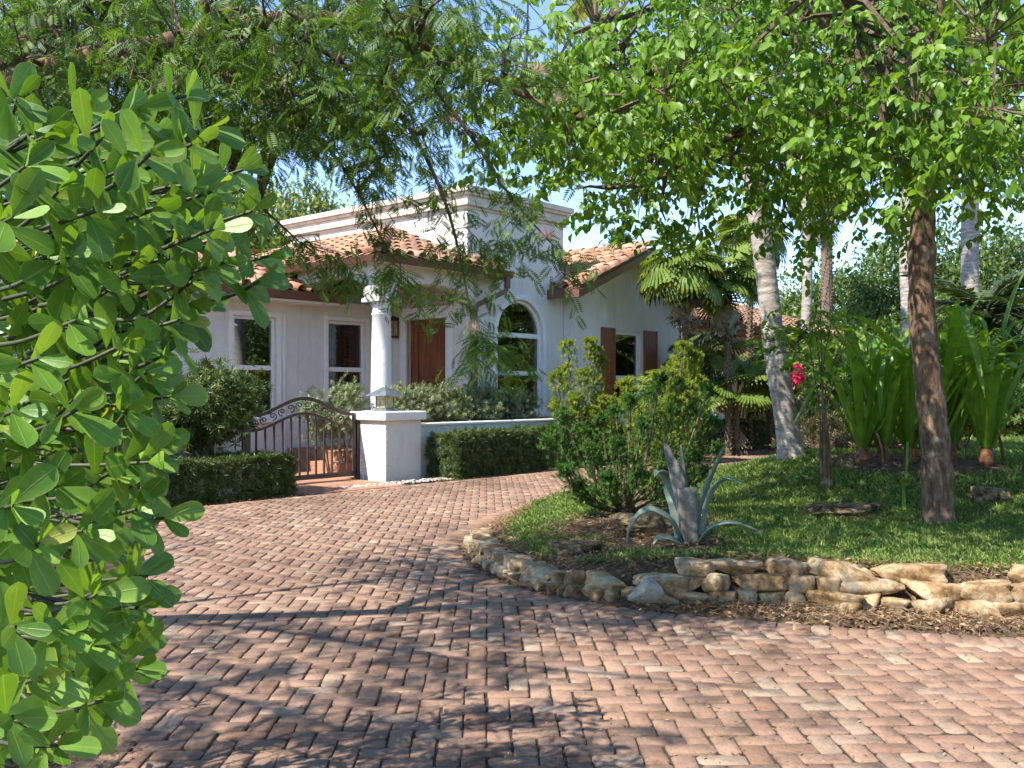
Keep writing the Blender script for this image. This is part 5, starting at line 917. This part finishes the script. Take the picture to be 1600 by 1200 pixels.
# ------------------------------------------------------------------ palms
def fan_template(seed, nseg=28, split=.55, droop=.25, sweep=2.35, tilt=.0):
    r = np.random.default_rng(seed); V = []; tr_ = []; q = []; w = .012; pl = .52
    V += [(-w, 0, 0), (w, 0, 0), (w, pl, .0), (-w, pl, .0), (0, 0, -.015), (0, pl, -.01)]; q += [(0, 1, 2, 3), (0, 4, 5, 3), (4, 1, 2, 5)]
    an = np.linspace(-sweep, sweep, nseg + 1)
    for i in range(nseg):
        a0, a1 = an[i], an[i + 1]; am = (a0 + a1) / 2; L = .55 * (.72 + .28 * math.cos(am * .7)) * r.uniform(.9, 1.08); rs_ = L * split; o = len(V)
        f_ = lambda a, rr, z: (rr * math.sin(a), pl + rr * math.cos(a), z - droop * (rr / .55) ** 2 * .5)
        V += [(0, pl, 0), f_(a0, rs_, -.01), f_(am, rs_, .018), f_(a1, rs_, -.01), f_(am + r.normal(0, .02), L, -.05 - .05 * r.random()), f_(a0 * .6 + am * .4, L * .8, -.03), f_(a1 * .6 + am * .4, L * .8, -.03)]
        tr_ += [(o, o + 1, o + 2), (o, o + 2, o + 3), (o + 5, o + 4, o + 6)]; q += [(o + 1, o + 5, o + 6, o + 2), (o + 2, o + 5, o + 6, o + 3)]
        tr_[-1] = (o + 5, o + 6, o + 4)
    V = np.array(V); m = np.arange(len(V)) >= 6; y = V[m, 1] - pl; z = V[m, 2].copy(); V[m, 1] = pl + y * math.cos(tilt) + z * math.sin(tilt); V[m, 2] = -y * math.sin(tilt) + z * math.cos(tilt)
    return V, [np.array(tr_), np.array(q)]
FANS = [mesh('frond', *fan_template(s, tilt=(.35, .6, .8)[s]), M['fan']) for s in range(3)]; FANS2 = [mesh('frond', *fan_template(s + 9, 26, .3, .5, 2.35, .9), M['fan']) for s in range(2)]; DEAD = [mesh('dry_frond', *fan_template(s + 20, 20, .2, 1.0, .95), M['deadfan']) for s in range(2)]
def place_frond(t, me_, loc, az, el, s_, name='frond', roll=0):
    d = np.array((math.cos(az) * math.cos(el), math.sin(az) * math.cos(el), math.sin(el))); n = np.array((-math.cos(az) * math.sin(el), -math.sin(az) * math.sin(el), math.cos(el))); x = np.cross(d, n); m3 = np.stack([x, d, n], 1) * s_
    o = obj(name, me_, t); m4 = Matrix(m3.tolist()).to_4x4() @ Matrix.Rotation(roll, 4, 'Y'); m4.translation = loc; o.matrix_basis = m4; return o
def fan_palm(label, base, crown, n, s_, dead=4, seed=1, tr_r=.085, name='fan_palm', lo=-.35):
    r = random.Random(seed); base = np.array(base); t = thing(name, label, 'palm', tuple(base), 0); h = np.array(crown) - base
    if h[2] > .5:
        k_ = MB(); c = catmull([(0, 0, -.06), h * .35 + rng.normal(0, .02, 3), h * .7, h], 6, False); k_.tube(c, tr_r * .8, 10)
        L = h[2]; nb = int(L / .06)
        for i in range(nb):
            for a in (0, 2.09, 4.19):
                aa = a + i * 1.1; f_ = i / nb; p = h * f_; x, y = math.cos(aa), math.sin(aa); k_.add([p + (x * tr_r * .7 - y * .03, y * tr_r * .7 + x * .03, 0), p + (x * tr_r * .7 + y * .03, y * tr_r * .7 - x * .03, 0), p + (x * (tr_r + .035), y * (tr_r + .035), .09), p + (x * tr_r * .6, y * tr_r * .6, .05)], [(0, 1, 2), (1, 3, 2), (3, 0, 2)])
        k_.build('trunk', M['boot'], t)
    for i in range(n):
        f_ = (i + .5) / n; el = 1.35 - (1.35 - lo) * f_ ** .8 + r.uniform(-.12, .12); place_frond(t, (FANS + FANS2)[r.randrange(5)], h + np.array((0, 0, r.uniform(-.08, .05))), i * 2.4 + r.uniform(-.25, .25), el, s_ * r.uniform(.82, 1.12), roll=r.uniform(-.5, .5))
    for i in range(dead): place_frond(t, DEAD[i % 2], h - np.array((0, 0, .1 + .1 * r.random())), i * 2.4 + 1 + r.uniform(-.4, .4), r.uniform(-1.45, -.95), s_ * r.uniform(.7, .95), 'dry_frond', r.uniform(-.6, .6))
    return t
def gz(p): q_ = np.array(p, float); q_[2] = -.06; return q_
def fp_(label, px, crown_y, d, n, s_, dead, seed, **k_): c = P(px, crown_y, d); b = P(px, 640, d); b[2] = -.06; return fan_palm(label, b, c, n, s_, dead, seed, **k_)
fp_('fan palm with a dark shaggy trunk in front of the gable wall', 1067, 428, 21.5, 22, 1.28, 4, 1)
fp_('fan palm with a brown skirt of dead fronds beside the shaggy trunked one', 1138, 442, 22, 20, 1.2, 9, 2); fp_('tallest fan palm, its crown level with the leafy tree canopy', 1172, 372, 24, 22, 1.25, 9, 3)
fp_('stemless fan palm under the shuttered gable window', 1045, 632, 20, 13, 1.15, 0, 4, lo=.1); fp_('young stemless fan palm with bright leaves beside the leaning ringed palm', 1150, 622, 22.3, 13, 1.25, 1, 5, lo=0); fp_('fan palm with spreading leaves between the two skirted ones', 1105, 560, 23, 14, 1.3, 1, 6, lo=-.3); fp_('fan palm with pale leaves partly behind the ringed grey trunk', 1205, 575, 24, 13, 1.3, 0, 7, lo=-.2)
fp_('fan palm with a brown trunk standing far behind the ringed palms', 1292, 300, 34, 24, 1.8, 4, 8, tr_r=.24)
def feather(seed, n=26, ll=.36, droop=1.0):
    r = np.random.default_rng(seed); it = []; cv = lambda t: np.array((0, t * (1 - .12 * t), .30 * t - .62 * droop * t * t))
    for i in range(n):
        t = .12 + .86 * i / (n - 1)
        for sg in (-1, 1): it.append(((sg * .8, .55, -.25 - .3 * r.random()), (0, .2, 1), (ll * 1.1, ll * (1 - .6 * abs(t - .45)) * r.uniform(.9, 1.1), ll), cv(t)))
    V, Fs = compound(NARROW, it); mb = MB(); mb.tube([cv(t) for t in np.linspace(0, 1, 8)], np.linspace(.016, .003, 8), 4); V2 = np.array(mb.V); q4 = np.array([f for f in mb.F if len(f) == 4]) + len(V)
    return np.concatenate([V, V2]), [Fs[0], q4]
FE = [mesh('frond', *feather(s), M['fan']) for s in range(2)]; FED = [mesh('frond', *feather(s + 5, 30, .30, 1.25), M['darkfrond']) for s in range(2)]
def ring_palm(label, pts, r0, r1, mat, n=11, s_=2.2, bulge=1.0, name='ringed_palm'):
    base = np.array(pts[0]); t = thing(name, label, 'palm', tuple(base)); c = catmull([np.array(p) - base for p in pts], 24, False); u_ = np.linspace(0, 1, len(c)); Ls = np.concatenate([[0], np.cumsum(np.linalg.norm(np.diff(c, axis=0), axis=1))]); fine = np.arange(0, Ls[-1], .028); cc = np.stack([np.interp(fine, Ls, c[:, i]) for i in range(3)], 1)
    rr = np.interp(fine, [0, .25, .6, Ls[-1]], [r0 * 1.45 * bulge, r0 * 1.1, r0, r1]); rr = rr * (1 + .035 * ((np.arange(len(fine)) % 4) == 0)) * (1 + .012 * rng.normal(size=len(fine))); k_ = MB(); k_.tube(cc, rr, 16); k_.build('trunk', mat, t, True)
    for i in range(n): place_frond(t, FE[i % 2], c[-1] - UP * .1, i * 2.4, 1.2 - 1.3 * (i / n), s_ * random.uniform(.9, 1.1))
    return t
b1 = GL(1238, 716); d1 = b1[1]; ring_palm('leaning pale ringed palm trunk at the back of the lawn', [b1 - (0, 0, .1), P(1226, 640, d1), P(1212, 560, d1), P(1196, 420, d1), P(1182, 320, d1), P(1165, 200, d1), P(1150, 60, d1), P(1138, -90, d1)], .145, .10, M['palm_bark'])
b2 = GL(1262, 703); d2 = b2[1]; ring_palm('upright whitish ringed palm trunk standing close behind the leaning one', [b2 - (0, 0, .1), P(1254, 640, d2), P(1256, 560, d2), P(1261, 460, d2), P(1260, 370, d2), P(1250, 200, d2), P(1245, 30, d2)], .125, .10, M['palm_bark'])
for px, d, r_, lab in ((1418, 27, .20, 'slim pale palm trunk standing far behind the brown tree trunk'), (1517, 30, .28, 'tan palm trunk rising above the dark feather palm')):
    q = P(px, 640, d); q[2] = -.07; ring_palm(lab, [q, P(px + 2, 520, d), P(px - 2, 400, d), P(px, 220, d), P(px - 4, 60, d)], r_, r_ * .8, M['palm_bark'], 9, 2.0)
p = P(1540, 500, 19); pb_ = p.copy(); pb_[2] = -.07; t = thing('feather_palm', 'dark arching feather leaved palm beyond the strap lilies', 'palm', tuple(pb_)); k_ = MB(); k_.tube(catmull([(0, 0, 0), (.02, 0, 1), tuple(p - pb_)], 6, False), .11, 10); k_.build('trunk', M['boot'], t)
for i in range(24): place_frond(t, FED[i % 2], p - pb_, i * 2.4 + .3, 1.2 - 1.6 * (i / 24) ** .8, random.uniform(1.35, 1.7))
# ------------------------------------------------------------------ sapling
sb = GL(1292, 768); t = thing('young_sapling', 'slender many stemmed sapling staked in the lawn before the grey palms', 'sapling', tuple(sb)); st = MB(); tipsS = []
for px0, px1, py1, px2, py2 in ((1284, 1280, 640, 1262, 520), (1288, 1284, 600, 1270, 488), (1292, 1286, 580, 1300, 500), (1296, 1290, 610, 1318, 530), (1300, 1292, 640, 1330, 500), (1290, 1284, 560, 1282, 470)):
    b = P(px0, 768, sb[1]) - sb; b[2] = -.05; c = catmull([b, P((px0 + px1) / 2, 700, sb[1]) - sb, P(px1, py1, sb[1] + random.uniform(-.1, .1)) - sb, P(px2, py2, sb[1] + random.uniform(-.3, .3)) - sb], 6, False); st.tube(c, np.linspace(.017, .004, len(c)), 6); tipsS += [c[-1], c[-3], c[-5]]
st.build('stems', M['bark'], t, True); tipsS = np.array(tipsS); ex = np.array([P(x, y, sb[1] + random.uniform(-.3, .3)) - sb for x, y in ((1225, 500), (1205, 515), (1220, 530), (1240, 540), (1210, 555), (1260, 500), (1325, 495), (1330, 520), (1340, 545), (1300, 480), (1195, 535), (1245, 560), (1275, 585), (1270, 640))]); mb = MB(); connect(mb, tipsS, ex, .006, .003); tag(mb.build('twigs', M['twig'], t), kind='stuff'); tp_ = clumps(np.concatenate([tipsS[::2], ex]), 3, (.10, .1, .07)); D = rdir(len(tp_)) * (1, 1, .3) - UP * .1
V_, F_, r_ = twig_leaves(tp_, D, rng.uniform(.12, .22, len(tp_)), 7, .085, LEAF8, .3, .8, .4, .3); obj('crown', mesh('crown', V_, F_, M['treeleaf'], True, r_), t)
# ------------------------------------------------------------------ trees behind the house
def crown_mesh(seed, nc=46, per=120, size=.055, mat=None):
    r = np.random.default_rng(seed); u_ = unit(r.normal(size=(nc, 3))) * r.uniform(.45, .92, (nc, 1)); u_[:, 2] = u_[:, 2] * .8; p = np.repeat(u_, per, 0) + r.normal(0, .115, (nc * per, 3)) * (1, 1, .7); m = len(p); D = unit(r.normal(size=(m, 3)) + (0, 0, -.3)); nn = unit(r.normal(size=(m, 3)) * .7 + unit(p)); V_, F_, r_ = scat(LEAF4, frames(D, nn, r.uniform(.7, 1.3, m) * size), p, np.clip(np.repeat(r.random(nc), per) * .5 + r.random(m) * .5, 0, .999)); return mesh('crown', V_, F_, mat, False, r_), u_
CR = [crown_mesh(s, 60, 170, .052, M['bgleaf']) for s in (1, 2, 3)] + [crown_mesh(s, 55, 160, .052, M['bgleaf2']) for s in (4,)]
def bgtree(label, x, y, h, rx, rz, k_, group, rot):
    t = thing('background_tree', label, 'tree', (x, y, -.07), 0, group); me_, u_ = CR[k_]; o = obj('crown', me_, t); o.location = (0, 0, h - rz); o.scale = (rx, rx * .9, rz); o.rotation_euler = (0, 0, rot)
    mb = MB(); tp = np.array((0, 0, h - rz * 1.2)); mb.tube([(0, 0, 0), (.05, 0, tp[2] * .5), tp], [.18, .13, .08], 8); cr, sr = math.cos(rot), math.sin(rot)
    for v in u_[:12]: q_ = np.array(((v[0] * rx * cr - v[1] * rx * .9 * sr), (v[0] * rx * sr + v[1] * rx * .9 * cr), v[2] * rz + h - rz)); mb.tube([tp, tp * .5 + q_ * .5 + UP * .2, q_], [.05, .03, .015], 5, False)
    mb.build('trunk', M['twig'], t)
for i, (px, d, ty, rx, k_) in enumerate(((1320, 38, 345, 3.6, 0), (1385, 41, 330, 4.0, 1), (1455, 37, 300, 3.6, 2), (1530, 36, 330, 3.4, 0), (1600, 38, 290, 4.2, 1), (1690, 36, 300, 4.2, 2), (1250, 46, 415, 3.2, 3), (1190, 47, 440, 3.0, 3), (1560, 33, 430, 2.6, 3))):
    c = P(px, ty, d); h = c[2]; bgtree(('yellow green rounded tree beyond the garage roof' if k_ == 3 else 'tall dense green tree beyond the garage and the far drive'), c[0], d, h, rx, h * .48, k_, 'yellow green trees beyond the garage' if k_ == 3 else 'trees beyond the garage', i * 1.7)
for i, (px, d, ty, rx, k_) in enumerate(((530, 36, 250, 3.6, 3), (445, 34, 225, 3.6, 3), (350, 35, 150, 4.2, 0), (590, 40, 280, 2.6, 2), (230, 33, 100, 4.5, 2), (90, 32, 60, 4.8, 0), (-60, 31, 80, 4.6, 1))):
    c = P(px, ty, d); h = c[2]; bgtree((('yellow green tree rising behind the porch roof', 'yellow green tree rising behind the left wing roof')[i % 2] if k_ == 3 else 'dark leafy tree rising behind the left wing roof'), c[0], d, h, rx, h * .5, k_, None if k_ == 3 else 'trees behind the left wing', i * 2.1 + 1)
for px, py, d in ((954, 372, 44), (974, 368, 45)):
    c = P(px, py, d); t = blob_shrub('distant_treetop', 'thin treetop peeking over the gable ridge against the sky', (c[0], d, c[2] - .6), (.35, .35, .7), 160, SPRIG, M['bgleaf'], .3, 'treetops over the gable ridge', .03, cat='tree', loc_ground=-.07)
p = P(483, 388, 31); q = p.copy(); q[2] = -.07; fan_palm('small yellowish fan palm crown showing above the porch roof', q, p, 12, 1.6, 0, 11)

for i, (x, y, h, rx, k_) in enumerate(((24, 12, 7.5, 5.2, 0), (26, 18, 8, 5.5, 2), (26, 24, 7.5, 5.2, 1), (22, 5, 8, 5.2, 1), (29, 21, 8.5, 5.5, 0), (29, 14, 8.5, 5.5, 1), (30, 28, 8, 5.2, 2), (14, -6, 8, 4.4, 0), (30, 8, 9, 4.8, 2), (5, -11, 8, 4.5, 1), (-5, -10, 8, 4.5, 2))):  # unseen trees, added so the panes reflect foliage instead of pale sky
    bgtree('tall green tree out of view, added to fill the window reflections', x, y, h, rx, h * .47, k_, 'unseen trees added for reflections', i * 1.3)
